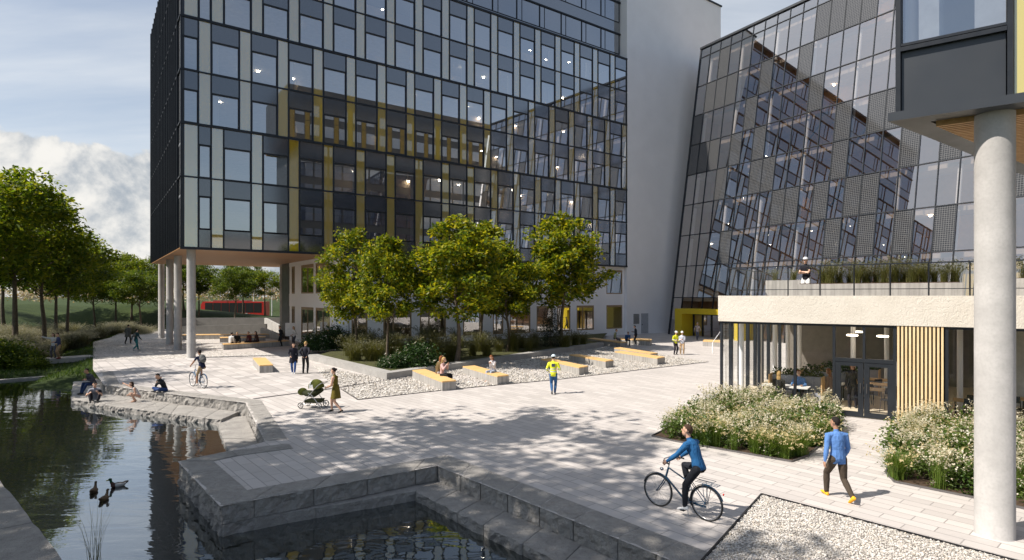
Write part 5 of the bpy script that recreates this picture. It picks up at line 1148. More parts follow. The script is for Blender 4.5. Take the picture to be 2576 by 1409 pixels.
    if style in ('short','bun','long','helmet'): h.ell(hc+Rh @ Vector((0,-0.014,0.024)), (0.085,0.103,0.106), 0, 16, 12, Rh, lambda p: (p.z > 0.55 and p.y > 0.3) or (p.y <= 0.35 and p.z > -0.25+0.75*max(0,p.y+0.35)) or (p.y < -0.45 and p.z > -0.75))
    if style == 'bun': h.ell(hc+Rh @ Vector((0,-0.125,0.05)), (0.042,0.040,0.042), 0, 10, 8)
    if style == 'long':
        h.ell(hc+Rh @ Vector((0,-0.05,-0.02)), (0.092,0.080,0.125), 0, 12, 10, Rh); h.ell(hc+Rh @ Vector((0,-0.075,-0.16)), (0.085,0.045,0.14), 0, 12, 10, Rh)
    if h.v: h.build('hair', HR[hair], root, True)
    e = MB()
    for q in (-1,1): e.ell(hc+Rh @ Vector((q*0.032,0.080,0.012)), (0.011,0.007,0.006), 0, 8, 6, Rh)
    e.ell(hc+Rh @ Vector((0,0.086,-0.062)), (0.022,0.006,0.007), 1, 8, 6, Rh); e.build('face', [eyem, lipm], root, True)
    info = dict(root=root, hc=hc, Rh=Rh, pel=pel, up=up, up2=up2, mid=mid, X=X, Y2=Y2, nb=nb)
    root.scale = (s,s,s)
    if extra: extra(info)
    return info
def helmet(col):
    def f(i):
        b = MB(); b.ell(i['hc']+i['Rh'] @ Vector((0,-0.01,0.045)), (0.105,0.128,0.105), 0, 18, 12, i['Rh'], lambda p: p.z > -0.05); c = i['hc']+i['Rh'] @ Vector((0,0.02,0.045)); b.ell(c, (0.112,0.150,0.010), 0, 18, 6, i['Rh']); b.build('helmet', plain('helmet_shell', col, 0.35), i['root'], True)
    return f
def skirt(col, zt, zb, r0, r1, name='dress', y=0.0):
    def f(i):
        b = MB(); pel = i['pel']; n = 24; rows = []
        for k in range(6):
            q = k/5; z = zt+(zb-zt)*q; r = r0+(r1-r0)*q**0.8; rows.append([(pel.x+r*1.18*math.cos(2*math.pi*j/n)*(1+0.03*math.sin(j*3)*q), pel.y+y*q+r*0.92*math.sin(2*math.pi*j/n)*(1+0.05*math.sin(j*5)*q), z) for j in range(n)])
        vs = sum(rows, []); b.add(vs, [(k*n+j, k*n+(j+1) % n, (k+1)*n+(j+1) % n, (k+1)*n+j) for k in range(5) for j in range(n)], 0, True); b.build(name, clo(col), i['root'], True)
    return f
def both(*fs):
    def f(i):
        for g in fs: g(i)
    return f
def pack(i, col, label, sc=1.0):
    """a backpack on the wearer's back: its own thing"""
    rt = i['root']; m_ = Matrix.Translation(rt.location) @ Matrix.Rotation(rt.rotation_euler.z, 4, 'Z') @ Matrix.Diagonal((rt.scale.x,)*3+(1,)); c = i['mid']+i['up2']*0.09-i['Y2']*0.19
    q = thing('backpack', label, 'backpack', tuple(m_ @ c), rt.rotation_euler.z); a_ = math.atan2(i['up2'].y, i['up2'].z); R = Matrix.Rotation(-a_, 3, 'X')
    b = MB(); b.ell((0,0,0), (0.155*sc,0.085*sc,0.22*sc), 0, 16, 12, R); b.build('bag', clo(col), q, True); b = MB(); b.ell(R @ Vector((0,-0.07,-0.07)), (0.11*sc,0.05*sc,0.10*sc), 0, 12, 8, R); b.build('pocket', clo(tuple(x*0.8 for x in col)), q, True)
    for sx in (-1,1): b = MB(); b.tube([R @ Vector((sx*0.09,0.05,0.17)), R @ Vector((sx*0.12,0.22,0.17)), R @ Vector((sx*0.13,0.25,0.02)), R @ Vector((sx*0.12,0.06,-0.14))], 0.016, 6); b.build('strap', clo(tuple(x*0.6 for x in col)), q, True)
SIT = lambda h, d=0.42: dict(pel=(0,0,h+0.10), footR=(0.12,d,0.085), footL=(-0.10,d+0.04,0.085))
# ---------------------------------------------------------------- bicycles
def bicycle(label, loc, head, col, rimcol, rackp=True):
    rz = math.atan2(-head[0], head[1]); r = thing('bicycle', label, 'bicycle', tuple(loc), rz); fm = plain('bike_paint', col, 0.3, 0.2, coat=0.5); chrome = plain('bike_metal', rimcol, 0.3, 0.9)
    rub = plain('tyre_rubber', (0.012,0.012,0.013), 0.7); ra, fa, bb = (0,-0.55,0.345), (0,0.55,0.345), (0,-0.08,0.29); st, ht, hb = (0,-0.26,0.82), (0,0.30,0.86), (0,0.36,0.66)
    b = MB(); b.tube([bb, st], 0.017, 8); b.tube([bb, hb], 0.021, 8); b.tube([(0,-0.20,0.66), ht], 0.016, 8); b.tube([ht, hb], 0.022, 8)
    for sx in (-0.055,0.055): b.tube([(sx*0.5,-0.12,0.29), (sx,-0.55,0.345)], 0.010, 6); b.tube([(sx*0.4,-0.21,0.70), (sx,-0.55,0.345)], 0.009, 6); b.tube([(sx*0.8,0.37,0.62), (sx,0.44,0.50), (sx,0.55,0.345)], [0.014,0.012,0.010], 6)
    b.tube([hb, (0,0.37,0.62)], 0.02, 8); b.build('frame', fm, r, True)
    for nm, ax in (('wheel',ra),('wheel',fa)):
        w_ = MB(); 
        for k in range(18):
            an = 2*math.pi*k/18; w_.tube([(0.02*(-1)**k, ax[1]+0.02*math.cos(an), ax[2]+0.02*math.sin(an)), (0, ax[1]+0.315*math.cos(an+0.15), ax[2]+0.315*math.sin(an+0.15))], 0.0022, 4, caps=False)
        w_.tube([(-0.05,ax[1],ax[2]),(0.05,ax[1],ax[2])], 0.025, 8); wo_ = w_.build('wheel', chrome, r, True)
        for nm2, rr, tr, mm in (('tyre',0.328,0.019,rub),('rim',0.307,0.010,chrome)):
            q = MB(); N_ = 40; q.tube([(0, ax[1]+rr*math.cos(2*math.pi*k/N_), ax[2]+rr*math.sin(2*math.pi*k/N_)) for k in range(N_+1)], tr, 8, caps=False); q.build(nm2, mm, wo_, True)
        f = MB(); a0_, a1_ = (0.35, 3.5) if ax[1] < 0 else (0.65, 2.9); 
        a0_, a1_ = (-0.1+0.35, 2.75) if False else (a0_, a1_)
        vs = []; N_ = 18
        for k in range(N_+1):
            an = a0_+(a1_-a0_)*k/N_
            for x, rr in ((-0.026,0.355),(0,0.368),(0.026,0.355)): vs.append((x, ax[1]-rr*math.cos(an)*1.0 if ax[1] < 0 else ax[1]-rr*math.cos(an), ax[2]+rr*math.sin(an)))
        f.add(vs, [(3*k+j, 3*k+j+1, 3*k+j+4, 3*k+j+3) for k in range(N_) for j in range(2)], 0, True); f.build('mudguard', fm, r, True)
    b = MB(); b.tube([ht, (0,0.27,1.0), (0,0.30,1.04)], 0.013, 8); b.tube([(-0.28,0.14,1.03),(-0.24,0.26,1.05),(-0.10,0.33,1.06),(0.10,0.33,1.06),(0.24,0.26,1.05),(0.28,0.14,1.03)], 0.011, 8); hb_ = b.build('handlebar', chrome, r, True)
    for sx in (-1,1): b = MB(); b.tube([(sx*0.285,0.11,1.028),(sx*0.255,0.22,1.045)], 0.017, 8); b.build('grip', rub, hb_, True)
    b = MB(); b.ell((0,-0.40,0.945), (0.085,0.10,0.032), 0, 12, 8); b.ell((0,-0.28,0.945), (0.035,0.12,0.026), 0, 10, 8); b.build('saddle', rub, r, True); b = MB(); b.tube([st, (0,-0.305,0.93)], 0.013, 8); b.build('seat_post', chrome, r, True)
    b = MB(); b.lathe([(0.0,-0.006),(0.085,-0.006),(0.085,0.006),(0.0,0.006)], 18); b.v = [(z+0.045, x-0.08, y+0.29) for x, y, z in b.v]; b.tube([(0.065,-0.08,0.29),(0.075,-0.055,0.45)], 0.010, 6); b.tube([(-0.065,-0.08,0.29),(-0.075,-0.105,0.13)], 0.010, 6); b.build('crankset', chrome, r, True)
    for sx, y, z in ((1,-0.055,0.45),(-1,-0.105,0.13)): b = MB(); b.box((min(sx*0.08,sx*0.17),y-0.045,z-0.012),(max(sx*0.08,sx*0.17),y+0.045,z+0.012)); b.build('pedal', rub, r, True)
    b = MB(); b.box((0.040,-0.52,0.235),(0.048,-0.05,0.275)); b.build('chain_guard', fm, r, True)
    if rackp:
        b = MB()
        for x in (-0.07,0.0,0.07): b.tube([(x,-0.34,0.745),(x,-0.80,0.735)], 0.006, 6)
        b.tube([(-0.07,-0.80,0.735),(0.07,-0.80,0.735)], 0.006, 6)
        for x in (-0.07,0.07): b.tube([(x,-0.62,0.74),(x*0.8,-0.55,0.345)], 0.006, 6); b.tube([(x,-0.5,0.74),(x*0.8,-0.55,0.345)], 0.006, 6)
        b.tube([(-0.06,-0.36,0.80),(-0.06,-0.72,0.80),(0.06,-0.72,0.80),(0.06,-0.36,0.80)], 0.005, 6); b.build('luggage_rack', fm, r, True)
        b = MB(); b.ell((0,-0.90,0.60), (0.025,0.015,0.022), 0, 8, 6); b.build('tail_light', plain('red_reflector', (0.6,0.03,0.02), 0.2), r, True); b = MB(); b.ell((0,0.46,0.80), (0.035,0.045,0.035), 0, 10, 8); b.build('headlight', chrome, r, True)
    b = MB(); b.tube([(-0.03,-0.14,0.29),(-0.11,-0.22,0.02)], 0.007, 6); b.build('kickstand', chrome, r, True)
    return r, rz
def rider(label, loc, face, **k):
    return person(label, loc, face, pel=(0,-0.38,1.04), footR=(0.12,-0.09,0.545), footL=(-0.12,-0.15,0.225), kneeR=(0.15,1,0.3), kneeL=(-0.15,1,0.3), handR=(0.265,0.16,1.075), handL=(-0.265,0.16,1.075), elbR=(0.35,-0.6,-0.5), elbL=(-0.35,-0.6,-0.5), toe=(-8,-12), **k)
rc, fc = G(1778,1311), G(1655,1273); hd = (fc-rc).normalized(); cen = (rc+fc)/2
bicycle('dark blue city bicycle with rear rack ridden by the man in blue', cen, hd, (0.012,0.05,0.10), (0.35,0.36,0.38))
rider('man in a blue sweater and black trousers riding the city bicycle', cen, hd, top=(0.018,0.105,0.26), bottom=(0.012,0.014,0.02), shoe=(0.7,0.7,0.7), hair='brown', lean=17, slouch=10, head=(18,-6), voxel=0.0075, slim=1.02)
rc, fc = G(513,977.5), G(484.5,972); hd = (fc-rc).normalized(); cen = (rc+fc)/2
bicycle('pale blue bicycle ridden across the chequered paving', cen, hd, (0.10,0.18,0.30), (0.5,0.51,0.53), False)
pi_ = rider('cyclist in navy shirt and khaki shorts crossing the chequered paving', cen, hd, top=(0.012,0.018,0.05), bottom=(0.30,0.22,0.13), shoe=(0.6,0.6,0.6), hair='dark', sleeve='short', legs='shorts', lean=15, slouch=10, skin='tan')
pack(pi_, (0.16,0.16,0.155), 'grey backpack on the back of the cyclist in shorts')
# ---------------------------------------------------------------- walkers and standing people
WALK = dict(footR=(0.09,0.30,0.085), footL=(-0.09,-0.34,0.16), toe=(6,-38), pel=(0,0,0.90), handR=(0.26,-0.14,0.86), handL=(-0.26,0.22,0.90))
WALKM = dict(footL=(-0.09,0.30,0.085), footR=(0.09,-0.34,0.16), toe=(-38,6), pel=(0,0,0.90), handL=(-0.26,-0.14,0.86), handR=(0.26,0.22,0.90))
P_ = lambda label, u_, v_, D_face, **k: person(label, G(u_, v_, k.pop('z', 0.0)), D_face, **k)
P_('man in denim blue shirt, brown cargo trousers and yellow shoes walking past the flower bed', 2108, 1255, (-0.06,0.99), top=(0.10,0.22,0.50), bottom=(0.060,0.045,0.032), shoe=(0.85,0.42,0.03), skin='tan', hair='dark', head=(22,-2), voxel=0.0075, s=1.02, hem=0.16, slim=1.06, **{**WALKM, 'footL': (-0.09,0.26,0.085), 'handL': (-0.30,-0.02,0.80), 'handR': (0.24,0.16,0.84)})
P_('woman in an olive dress with a hair bun pushing the pram', 845, 1037, (-0.98,0.2), top=(0.13,0.10,0.012), bottom=(0.13,0.10,0.012), shoe=(0.012,0.012,0.012), hair='dark', style='bun', sleeve='none', legs='bare', slim=0.86, s=0.97, pel=(0,0,0.91), footR=(0.09,0.22,0.10), footL=(-0.08,-0.26,0.12), toe=(-12,-25), handR=(0.16,0.34,0.98), handL=(-0.16,0.30,0.98), extra=skirt((0.13,0.10,0.012), 1.06, 0.55, 0.118, 0.20))
t = NT('hivis_jacket'); sp_ = t.n('ShaderNodeSeparateXYZ'); t.l(t.coord('Object'), sp_.inputs[0]); z_ = sp_.outputs[2]
def band(a_, b_): return t.math('MULTIPLY', t.math('GREATER_THAN', z_, a_), t.math('LESS_THAN', z_, b_))
bf = t.math('ADD', band(0.99,1.035), band(1.10,1.145)); n = t.noise(t.coord('Object'), 9, 4)
M['hivis'] = t.done(t.bsdf(t.mix(bf, t.mix(n, (0.62,0.66,0.01), (0.80,0.82,0.03)), (0.42,0.45,0.48)), 0.7, nrm=t.bump(n, 0.5, 0.02)))
def logo(i):
    c = i['mid']+i['up2']*0.14-i['Y2']*0.127; b = MB(); X = i['X']; U_ = i['up2']; b.add([c-X*0.08-U_*0.07, c+X*0.08-U_*0.07, c+X*0.08+U_*0.07, c-X*0.08+U_*0.07, c-X*0.08-U_*0.07+i['Y2']*0.03, c+X*0.08-U_*0.07+i['Y2']*0.03, c+X*0.08+U_*0.07+i['Y2']*0.03, c-X*0.08+U_*0.07+i['Y2']*0.03], [(3,2,1,0),(4,5,6,7),(0,1,5,4),(1,2,6,5),(2,3,7,6),(3,0,4,7)]); b.build('back_patch', clo((0.05,0.06,0.10)), i['root'], True)
P_('worker in a yellow reflective jacket, pale helmet and jeans walking away', 1392, 991, (0.12,0.99), top=M['hivis'], bottom=(0.03,0.10,0.24), shoe=(0.12,0.13,0.15), hair='dark', style='helmet', hem=0.14, slim=1.08, footR=(0.07,0.02,0.085), footL=(-0.05,-0.22,0.17), toe=(4,-40), pel=(0,0,0.92), handR=(0.20,0.26,1.08), handL=(-0.24,0.16,1.0), head=(-10,6), extra=both(helmet((0.62,0.74,0.80)), logo))
P_('woman in a long dark coat and jeans facing the blond man', 738, 940, (0.35,-0.94), top=(0.012,0.012,0.022), bottom=(0.03,0.08,0.25), shoe=(0.6,0.6,0.6), skin='light', hair='dark', style='long', footL=(-0.07,0.12,0.085), footR=(0.05,-0.05,0.085), handR=(0.16,0.14,1.0), head=(15,6), extra=skirt((0.012,0.012,0.022), 1.05, 0.62, 0.135, 0.20, 'coat'), slim=0.92)
P_('blond man in a dark jacket and black trousers standing with hands behind him', 768, 940, (-0.15,0.99), top=(0.02,0.02,0.03), bottom=(0.010,0.011,0.014), shoe=(0.02,0.02,0.02), hair='blond', s=1.03, handR=(0.12,-0.16,0.98), handL=(-0.12,-0.16,0.98), hem=0.16)
P_('walker in a long grey coat on the gravel path', 322, 865, (-0.2,0.98), top=(0.11,0.11,0.10), bottom=(0.03,0.03,0.03), hair='dark', s=1.02, extra=skirt((0.11,0.11,0.10), 1.1, 0.62, 0.16, 0.22, 'coat'), **WALK)
pi_ = P_('walker in teal trousers and dark jacket on the gravel path', 342, 882, (0.2,0.98), top=(0.015,0.05,0.055), bottom=(0.02,0.16,0.17), shoe=(0.5,0.5,0.5), hair='dark', slim=0.95, **WALKM)
pack(pi_, (0.15,0.14,0.12), 'small grey backpack on the walker in teal trousers', 0.7)
P_('person in a white shirt stretching out an arm for a selfie on the slab bridge', 135, 900, (0.3,-0.95), top=(0.55,0.54,0.52), bottom=(0.10,0.10,0.12), hair='brown', style='long', handR=(0.70,0.12,1.52), elbR=(0,-1,-0.4), handL=(-0.20,0.10,1.0), head=(-25,0), slim=0.9, z=0.0)
P_('man in a blue hoodie and beige trousers hugging his friend on the slab bridge', 149, 902, (-0.6,-0.8), top=(0.035,0.045,0.10), bottom=(0.33,0.22,0.12), shoe=(0.25,0.03,0.03), hair='dark', handR=(0.10,0.30,1.12), handL=(-0.18,0.28,1.15), s=1.03)
P_('man in a dark suit standing beside the whiteboard', 707, 871, (-0.5,-0.85), top=(0.012,0.013,0.018), bottom=(0.012,0.013,0.018), hair='brown', handR=(0.06,0.18,1.02), handL=(-0.06,0.18,1.0))
P_('blond woman in white blouse gesturing beside the dark wall', 741, 872, (-0.7,-0.7), top=(0.62,0.6,0.58), bottom=(0.05,0.05,0.06), hair='blond', style='long', handR=(0.32,0.12,0.98), handL=(-0.22,0.2,1.05), slim=0.88)
P_('man in a dark coat with a backpack talking at the shaded bench', 1600, 868, (-0.75,0.3), top=(0.014,0.016,0.026), bottom=(0.012,0.013,0.017), shoe=(0.5,0.5,0.5), hair='dark', handR=(0.22,0.32,1.16), head=(0,14), slim=1.05)
P_('engineer in a yellow vest and white helmet at the shade line', 1699, 892, (0.35,-0.93), top=M['hivis'], bottom=(0.02,0.015,0.025), hair='dark', style='helmet', handR=(0.15,0.24,1.08), handL=(-0.15,0.22,1.05), extra=helmet((0.8,0.8,0.8)))
P_('engineer in a white shirt, helmet and beige trousers holding papers', 1716, 892.5, (-0.3,-0.95), top=(0.62,0.64,0.72), bottom=(0.42,0.29,0.17), shoe=(0.4,0.35,0.3), hair='grey', style='helmet', handR=(0.08,0.26,1.15), handL=(-0.06,0.26,1.15), extra=helmet((0.8,0.8,0.8)), slim=1.05)
P_('person in a grey jumper leaving the yellow framed entrance', 1754, 855, (-0.1,-1), top=(0.36,0.31,0.30), bottom=(0.10,0.11,0.15), hair='grey', **WALK)
pt_ = FC(-1.55,-2.15,4.22); person('man in black shirt, white trousers and helmet with folded arms on the terrace', pt_, (-0.8,-0.6), top=(0.010,0.010,0.016), bottom=(0.70,0.70,0.70), hair='dark', style='helmet', sleeve='short', handR=(-0.06,0.22,1.12), handL=(0.06,0.24,1.16), elbR=(1,0.1,-0.5), elbL=(-1,0.1,-0.5), head=(25,2), slim=1.1, extra=helmet((0.62,0.63,0.66)))
# ---------------------------------------------------------------- seated people
def on_bench(label, u_, v_, h, face, **k):
    p = G(u_, v_, h); return person(label, (p.x, p.y, 0), face, **{**SIT(h), **k})
on_bench('woman with long brown hair in an olive cardigan seen from behind on the bench', 1101, 940, 0.45, (0.75,0.55), top=(0.13,0.085,0.035), bottom=(0.45,0.42,0.42), hair='red', style='long', lean=8, slouch=16, handR=(0.1,0.25,0.72), handL=(-0.1,0.25,0.72), slim=0.95)
on_bench('woman in a pink top and black trousers on the bench', 1112, 945, 0.45, (0.92,-0.25), top=(0.55,0.36,0.34), bottom=(0.010,0.010,0.012), hair='blond', style='long', lean=2, slouch=8, handR=(0.14,0.28,0.98), handL=(-0.06,0.3,1.0), slim=0.9)
on_bench('woman in a white blouse and pale jeans checking her phone on the bench', 1242, 936, 0.45, (-0.55,-0.8), top=(0.62,0.60,0.62), bottom=(0.34,0.40,0.50), shoe=(0.5,0.3,0.2), hair='red', lean=6, slouch=14, handR=(0.05,0.28,0.92), handL=(-0.05,0.28,0.92), head=(0,22), slim=0.9, style='long')
on_bench('person in a green shirt sitting on the shaded bench', 1546, 853, 0.45, (0.9,-0.2), top=(0.06,0.07,0.04), bottom=(0.02,0.02,0.03), hair='dark', lean=5, slouch=14)
on_bench('person in blue bending forward on the long shaded bench', 1577, 857, 0.45, (0.1,-0.98), top=(0.03,0.10,0.26), bottom=(0.015,0.015,0.02), hair='dark', lean=25, slouch=20, handR=(0.1,0.42,0.62), handL=(-0.1,0.42,0.6))
for lab, u_, v_, f_, tp_c, hr_ in (('seated person in a white shirt on the tiered bench', 580, 864, (0.1,0.95), (0.60,0.60,0.60), 'dark'), ('seated person in black on the tiered bench', 597, 862.5, (0.35,-0.9), (0.012,0.012,0.012), 'blond'), ('seated person in a dark red jumper on the tiered bench', 629, 860.5, (-0.3,-0.9), (0.07,0.012,0.015), 'dark'), ('seated person in brown on the tiered bench', 648, 859.5, (-0.6,-0.8), (0.05,0.02,0.018), 'dark')):
    on_bench(lab, u_, v_, 0.45, f_, top=tp_c, bottom=(0.02,0.02,0.025) if hr_ != 'blond' else (0.35,0.25,0.15), hair=hr_, style='long' if hr_ == 'dark' and u_ > 640 else 'short', lean=8, slouch=12)
def at(label, x, f, **k): return person(label, tuple(x), f, **k)
q = G(414,985,0.0); at('man in a dark jacket sitting cross-legged on the granite kerb', q, (-0.45,-0.85), top=(0.022,0.024,0.026), bottom=(0.02,0.05,0.16), hair='dark', pel=(0,0,0.12), lean=14, slouch=22, footR=(-0.16,0.30,0.10), footL=(0.18,0.34,0.10), kneeR=(1,0.6,0.35), kneeL=(-1,0.6,0.35), handR=(0.12,0.30,0.42), handL=(-0.04,0.24,0.60), elbR=(0.4,0.2,-1), elbL=(-0.4,0.2,-1), toeyaw=(-60,60), head=(10,14))
q = G(236,968,0.0); at('man in a grey shirt and jeans sitting on the shaded rim wall', q, (-0.45,-0.88), top=(0.06,0.06,0.075), bottom=(0.015,0.035,0.10), skin='tan', hair='dark', pel=(0,0,0.10), lean=18, slouch=18, footR=(0.10,0.52,-0.30), footL=(-0.12,0.58,-0.30), handR=(0.2,0.34,0.28), handL=(-0.15,0.38,0.30))
q = G(248,985,0.0)+Vector((0,-0.2,-0.40)); at('man in a pale tee and black trousers sitting on the step in front of him', q, (0.5,-0.85), top=(0.30,0.31,0.36), bottom=(0.012,0.012,0.018), hair='dark', sleeve='short', pel=(0,0,0.15), lean=12, slouch=22, footR=(0.14,0.48,0.085), footL=(-0.12,0.42,0.085), kneeR=(0.3,0.5,1), kneeL=(-0.3,0.5,1), handR=(0.2,0.36,0.42), handL=(-0.14,0.36,0.44))
q = G(346,1010,-0.40); at('girl in a white top crouching and pointing across the water', q, (-0.75,-0.65), top=(0.6,0.58,0.58), bottom=(0.55,0.33,0.25), shoe=(0.45,0.28,0.2), hair='brown', style='long', s=0.86, sleeve='none', legs='bare', slim=0.82, pel=(0,-0.05,0.32), lean=22, slouch=12, footR=(0.12,0.08,0.085), footL=(-0.12,0.16,0.085), kneeR=(0.25,1,0.9), kneeL=(-0.25,1,0.9), handR=(0.55,0.55,0.95), handL=(-0.16,0.38,0.40), elbR=(0.5,-0.5,-0.6))
# people inside the cafe
def incafe(lab, t_, n_, f_, **k): return person(lab, tuple(FC(t_,n_,0.022)), f_, **k)
incafe('man in a blue shirt sitting at the white cafe table', -1.75, -1.85, (-0.6,-0.8), top=(0.09,0.20,0.42), hair='red', **{**SIT(0.45), 'handR': (0.15,0.5,0.78), 'handL': (-0.2,0.5,0.78), 'lean': 10})
incafe('blond woman in black sitting with her back to the cafe glazing', -2.3, -0.65, (0.4,0.9), top=(0.02,0.02,0.022), hair='blond', style='long', **SIT(0.45), slim=0.9)
incafe('woman with long red hair sitting at the second white cafe table', -0.75, -2.75, (-0.5,0.85), top=(0.28,0.20,0.17), hair='red', style='long', **SIT(0.45), slim=0.9)
incafe('woman in a dark cardigan standing behind the cafe door', 0.12, -2.0, (-0.55,-0.8), top=(0.03,0.03,0.04), bottom=(0.03,0.03,0.045), hair='red', style='long', slim=0.9)
incafe('person in blue sitting at the oak table behind the thick column', 4.3, -2.0, (-0.3,-0.9), top=(0.06,0.14,0.30), hair='dark', **SIT(0.45))
for x_, y_, c_ in (): pass
# ================================================================ PRAM
q = G(790,1026); pr = thing('pram', 'olive pram with white hood trim and silver frame', 'pram', (q.x, q.y, 0), math.atan2(0.98, 0.2))
M['prg'] = cloth('pram_olive', (0.085,0.095,0.012)); M['prd'] = cloth('pram_dark', (0.03,0.036,0.012)); chm = plain('pram_frame', (0.5,0.5,0.5), 0.3, 0.85); rub = plain('pram_tyre', (0.10,0.10,0.10), 0.6)
b = MB()
for sx in (-0.24,0.24): b.tube([(sx,0.42,0.16),(sx,0.18,0.42),(sx,-0.30,0.92),(sx,-0.46,1.02)], 0.014, 8); b.tube([(sx,-0.36,0.16),(sx,-0.05,0.52),(sx,0.12,0.62)], 0.014, 8); b.tube([(sx,0.40,0.17),(sx,-0.35,0.17)], 0.010, 6)
b.tube([(-0.24,-0.46,1.02),(0.24,-0.46,1.02)], 0.016, 8); b.build('frame', chm, pr, True)
b = MB(); 
for sx in (-1,1): pass
rings(b, [(Vector((0,-0.30,0.72)), Vector((1,0,0)), Vector((0,0.5,0.85)).normalized(), 0.19, 0.10), (Vector((0,0.0,0.55)), Vector((1,0,0)), Vector((0,0.3,0.95)).normalized(), 0.21, 0.13), (Vector((0,0.30,0.56)), Vector((1,0,0)), Vector((0,0,1)), 0.20, 0.12), (Vector((0,0.5,0.62)), Vector((1,0,0)), Vector((0,0,1)), 0.16, 0.09)]); b.build('seat', M['prd'], pr, True)
b = MB(); b.ell((0,0.50,0.62), (0.20,0.17,0.15), 0, 14, 10); b.build('footmuff', M['prg'], pr, True)
b = MB(); b.ell((0,-0.10,0.80), (0.235,0.33,0.33), 0, 18, 14, Matrix.Rotation(-0.3, 3, 'X'), lambda p: p.z > -0.15 and p.y < 0.15); b.ell((0,-0.10,0.80), (0.238,0.332,0.332), 1, 18, 20, Matrix.Rotation(-0.3, 3, 'X'), lambda p: p.z > 0.1 and 0.15 <= p.y < 0.55); b.ell((0,-0.10,0.80), (0.235,0.33,0.33), 0, 18, 20, Matrix.Rotation(-0.3, 3, 'X'), lambda p: p.z > 0.2 and p.y >= 0.55); b.build('hood', [M['prg'], cloth('pram_white', (0.75,0.75,0.72))], pr, True)
b = MB(); b.hexa([(-0.2,-0.3,0.22),(0.2,-0.3,0.22),(0.2,0.3,0.22),(-0.2,0.3,0.22),(-0.23,-0.34,0.36),(0.23,-0.34,0.36),(0.23,0.3,0.33),(-0.23,0.3,0.33)]); b.build('basket', M['prd'], pr, True)
for sx in (-0.27,0.27):
    for y, R_ in ((0.42,0.115),(-0.36,0.13)):
        b = MB(); b.tube([(sx-0.02,y,R_+0.01),(sx+0.02,y,R_+0.01)], 0.03, 8)
        for k in range(5): an = 2*math.pi*k/5; b.tube([(sx,y,R_+0.01),(sx,y+(R_-0.015)*math.cos(an),R_+0.01+(R_-0.015)*math.sin(an))], 0.010, 5)
        w_ = b.build('wheel', chm, pr, True); b = MB(); b.tube([(sx,y+(R_-0.01)*math.cos(2*math.pi*k/20),R_+0.01+(R_-0.01)*math.sin(2*math.pi*k/20)) for k in range(21)], 0.018, 7, caps=False); b.build('tyre', rub, w_, True)
# ================================================================ DUCKS
def duck(label, u_, v_, face, kindm, s=1.0):
    p = G(u_, v_, WATER); o_ = MB(); o_.ell((0,0,0.05), (0.115,0.20,0.085), 0, 14, 10); o_.ell((0,-0.17,0.09), (0.07,0.12,0.045), 0, 12, 8, Matrix.Rotation(-0.35, 3, 'X')); capsule(o_, [(0,0.13,0.09),(0,0.18,0.17),(0,0.19,0.23)], [0.06,0.038,0.034], 10)
    o_.ell((0,0.205,0.255), (0.040,0.055,0.043), 0, 12, 8); o_.tube([(0,0.245,0.248),(0,0.285,0.240),(0,0.315,0.236)], [0.018,0.020,0.012], 8)
    b = remesh(o_, 'duck', 0.011); me = b.data
    for m_ in kindm: me.materials.append(m_)
    n = len(me.polygons); c = np.empty(n*3, np.float32); me.polygons.foreach_get('center', c); c = c.reshape(-1,3); mi = np.zeros(n, np.int32)
    mi[(np.abs(c[:,0]) < 0.055) & (c[:,2] > 0.08)] = 1; mi[(c[:,1] > 0.08) & (c[:,2] < 0.17)] = 2; mi[(c[:,2] > 0.165) & (c[:,1] > 0.1)] = 3; mi[(c[:,1] > 0.252)] = 4; mi[(c[:,1] < -0.2)] = 1
    me.polygons.foreach_set('material_index', mi); b.location = p; b.rotation_euler.z = math.atan2(-face[0], face[1]); b.scale = (s,s,s); tag(b, label, 'duck')
dk = lambda c: cloth('feather', c, 0.6); br_ = [dk((0.15,0.095,0.055)), dk((0.11,0.068,0.04)), dk((0.16,0.105,0.065)), dk((0.10,0.068,0.035)), plain('bill', (0.25,0.14,0.04), 0.5)]
duck('green headed drake with pale grey flanks', 297, 1224, (-0.75,-0.6), [dk((0.50,0.48,0.45)), dk((0.06,0.045,0.035)), dk((0.07,0.03,0.02)), dk((0.004,0.06,0.022)), plain('drake_bill', (0.5,0.42,0.08), 0.5)], 0.85)
duck('brown duck swimming behind its neighbour', 236, 1238, (-0.35,0.9), br_, 0.8); duck('brown duck swimming slightly ahead in the water', 262, 1258, (-0.15,0.98), br_, 0.78)
# ================================================================ BUS
bx0, bx1 = PX(505,102), PX(663,102); L = bx1-bx0; bus = thing('bus', 'red city bus with dark windows parked beyond the grass crest', 'bus', (bx0, 102, 0.43)); FB = lambda x, y, z: Vector((bx0+x, 102+y, 0.43+z))
red = plain('bus_red', (0.50,0.020,0.015), 0.35, coat=0.5); bw_ = coated('bus_window', (0.012,0.012,0.014), 0.02, 0.15, 0.05)
b = MB(); P = [(0.0,0.35),(0.0,2.4),(0.35,2.95),(L,2.95),(L,0.35)]; b.add([FB(x,0,z) for x, z in P]+[FB(x,2.5,z) for x, z in P], [(4,3,2,1,0),(5,6,7,8,9)]+[(i,(i+1) % 5,5+(i+1) % 5,5+i) for i in range(5)]); b.build('body', red, bus)
for k in range(7): b = MB(); x = 0.75+k*(L-1.0)/7; b.fbox(lambda t_, n_, z: FB(t_, -n_, z), x, x+(L-1.0)/7-0.08, 0.0, 0.02, 1.0, 2.72); b.build('window', bw_, bus)
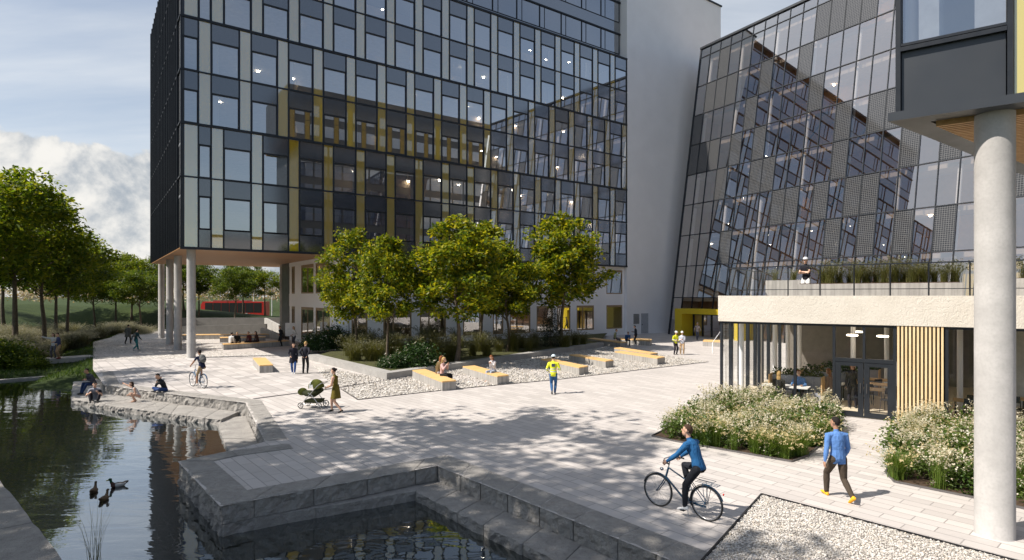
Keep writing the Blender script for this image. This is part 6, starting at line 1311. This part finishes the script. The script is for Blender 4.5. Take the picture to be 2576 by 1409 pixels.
b = MB(); b.fbox(lambda t_, n_, z: FB(t_, -n_, z), 0.9, 1.9, 0.0, 0.03, 0.4, 1.12); b.build('door', bw_, bus); b = MB(); b.hexa([FB(-0.02,0.15,1.1),FB(0.0,0.15,1.1),FB(0.0,2.35,1.1),FB(-0.02,2.35,1.1),FB(-0.02,0.15,2.4),FB(0.0,0.15,2.4),FB(0.0,2.35,2.4),FB(-0.02,2.35,2.4)]); b.build('windscreen', bw_, bus)
for x in (2.6, L-3.0):
    b = MB(); b.lathe([(0,-0.02),(0.32,-0.02),(0.32,0.25),(0,0.25)], 18); b.v = [tuple(FB(x+p_[0], 0.0+p_[2], 0.45+p_[1])) for p_ in b.v]; w_ = b.build('wheel', plain('bus_rim', (0.5,0.5,0.5), 0.4, 0.6), bus); b = MB(); b.lathe([(0.30,-0.015),(0.48,-0.015),(0.48,0.25),(0.30,0.25)], 20); b.v = [tuple(FB(x+p_[0], p_[2]-0.005, 0.45+p_[1])) for p_ in b.v]; b.build('tyre', rub, w_)
b = MB(); b.fbox(lambda t_, n_, z: FB(t_, -n_, z), 2.0, L-3.0, -2.2, -0.3, 2.95, 3.15); b.build('roof_unit', plain('bus_roof_grey', (0.2,0.05,0.05), 0.5), bus)
# whiteboard on its stand
q = G(730,870); wb = thing('whiteboard', 'white presentation board standing before the dark wall', 'whiteboard', (PX(730,52.5), 52.5, 0), math.radians(12))
b = MB(); b.box((-0.42,-0.02,0.75),(0.42,0.02,1.95)); b.build('board', plain('board_white', (0.8,0.8,0.8), 0.4), wb, True)
for sx in (-0.38,0.38): b = MB(); b.bar((sx,0.03,0),(sx,0.03,1.0), 0.04); b.build('leg', M['dark'], wb, True)
b = MB(); b.box((-0.46,-0.03,0.72),(0.46,-0.0205,0.75)); b.build('tray', M['dark'], wb, True)
# lamp masts beyond the road
for i, u_ in enumerate((638, 684)):
    x = PX(u_, 112); r = thing('street_lamp', ['white lamp mast behind the middle of the bus', 'white lamp mast behind the rear end of the bus'][i], 'street lamp', (x, 112, 0.2)); b = MB(); b.tube([(0,0,0),(0,0,7.0)], [0.09,0.06], 8); b.build('pole', M['white'], r, True); b = MB(); b.box((-0.5,-0.1,7.0),(0.25,0.1,7.1)); b.build('lamp_head', M['white'], r, True)
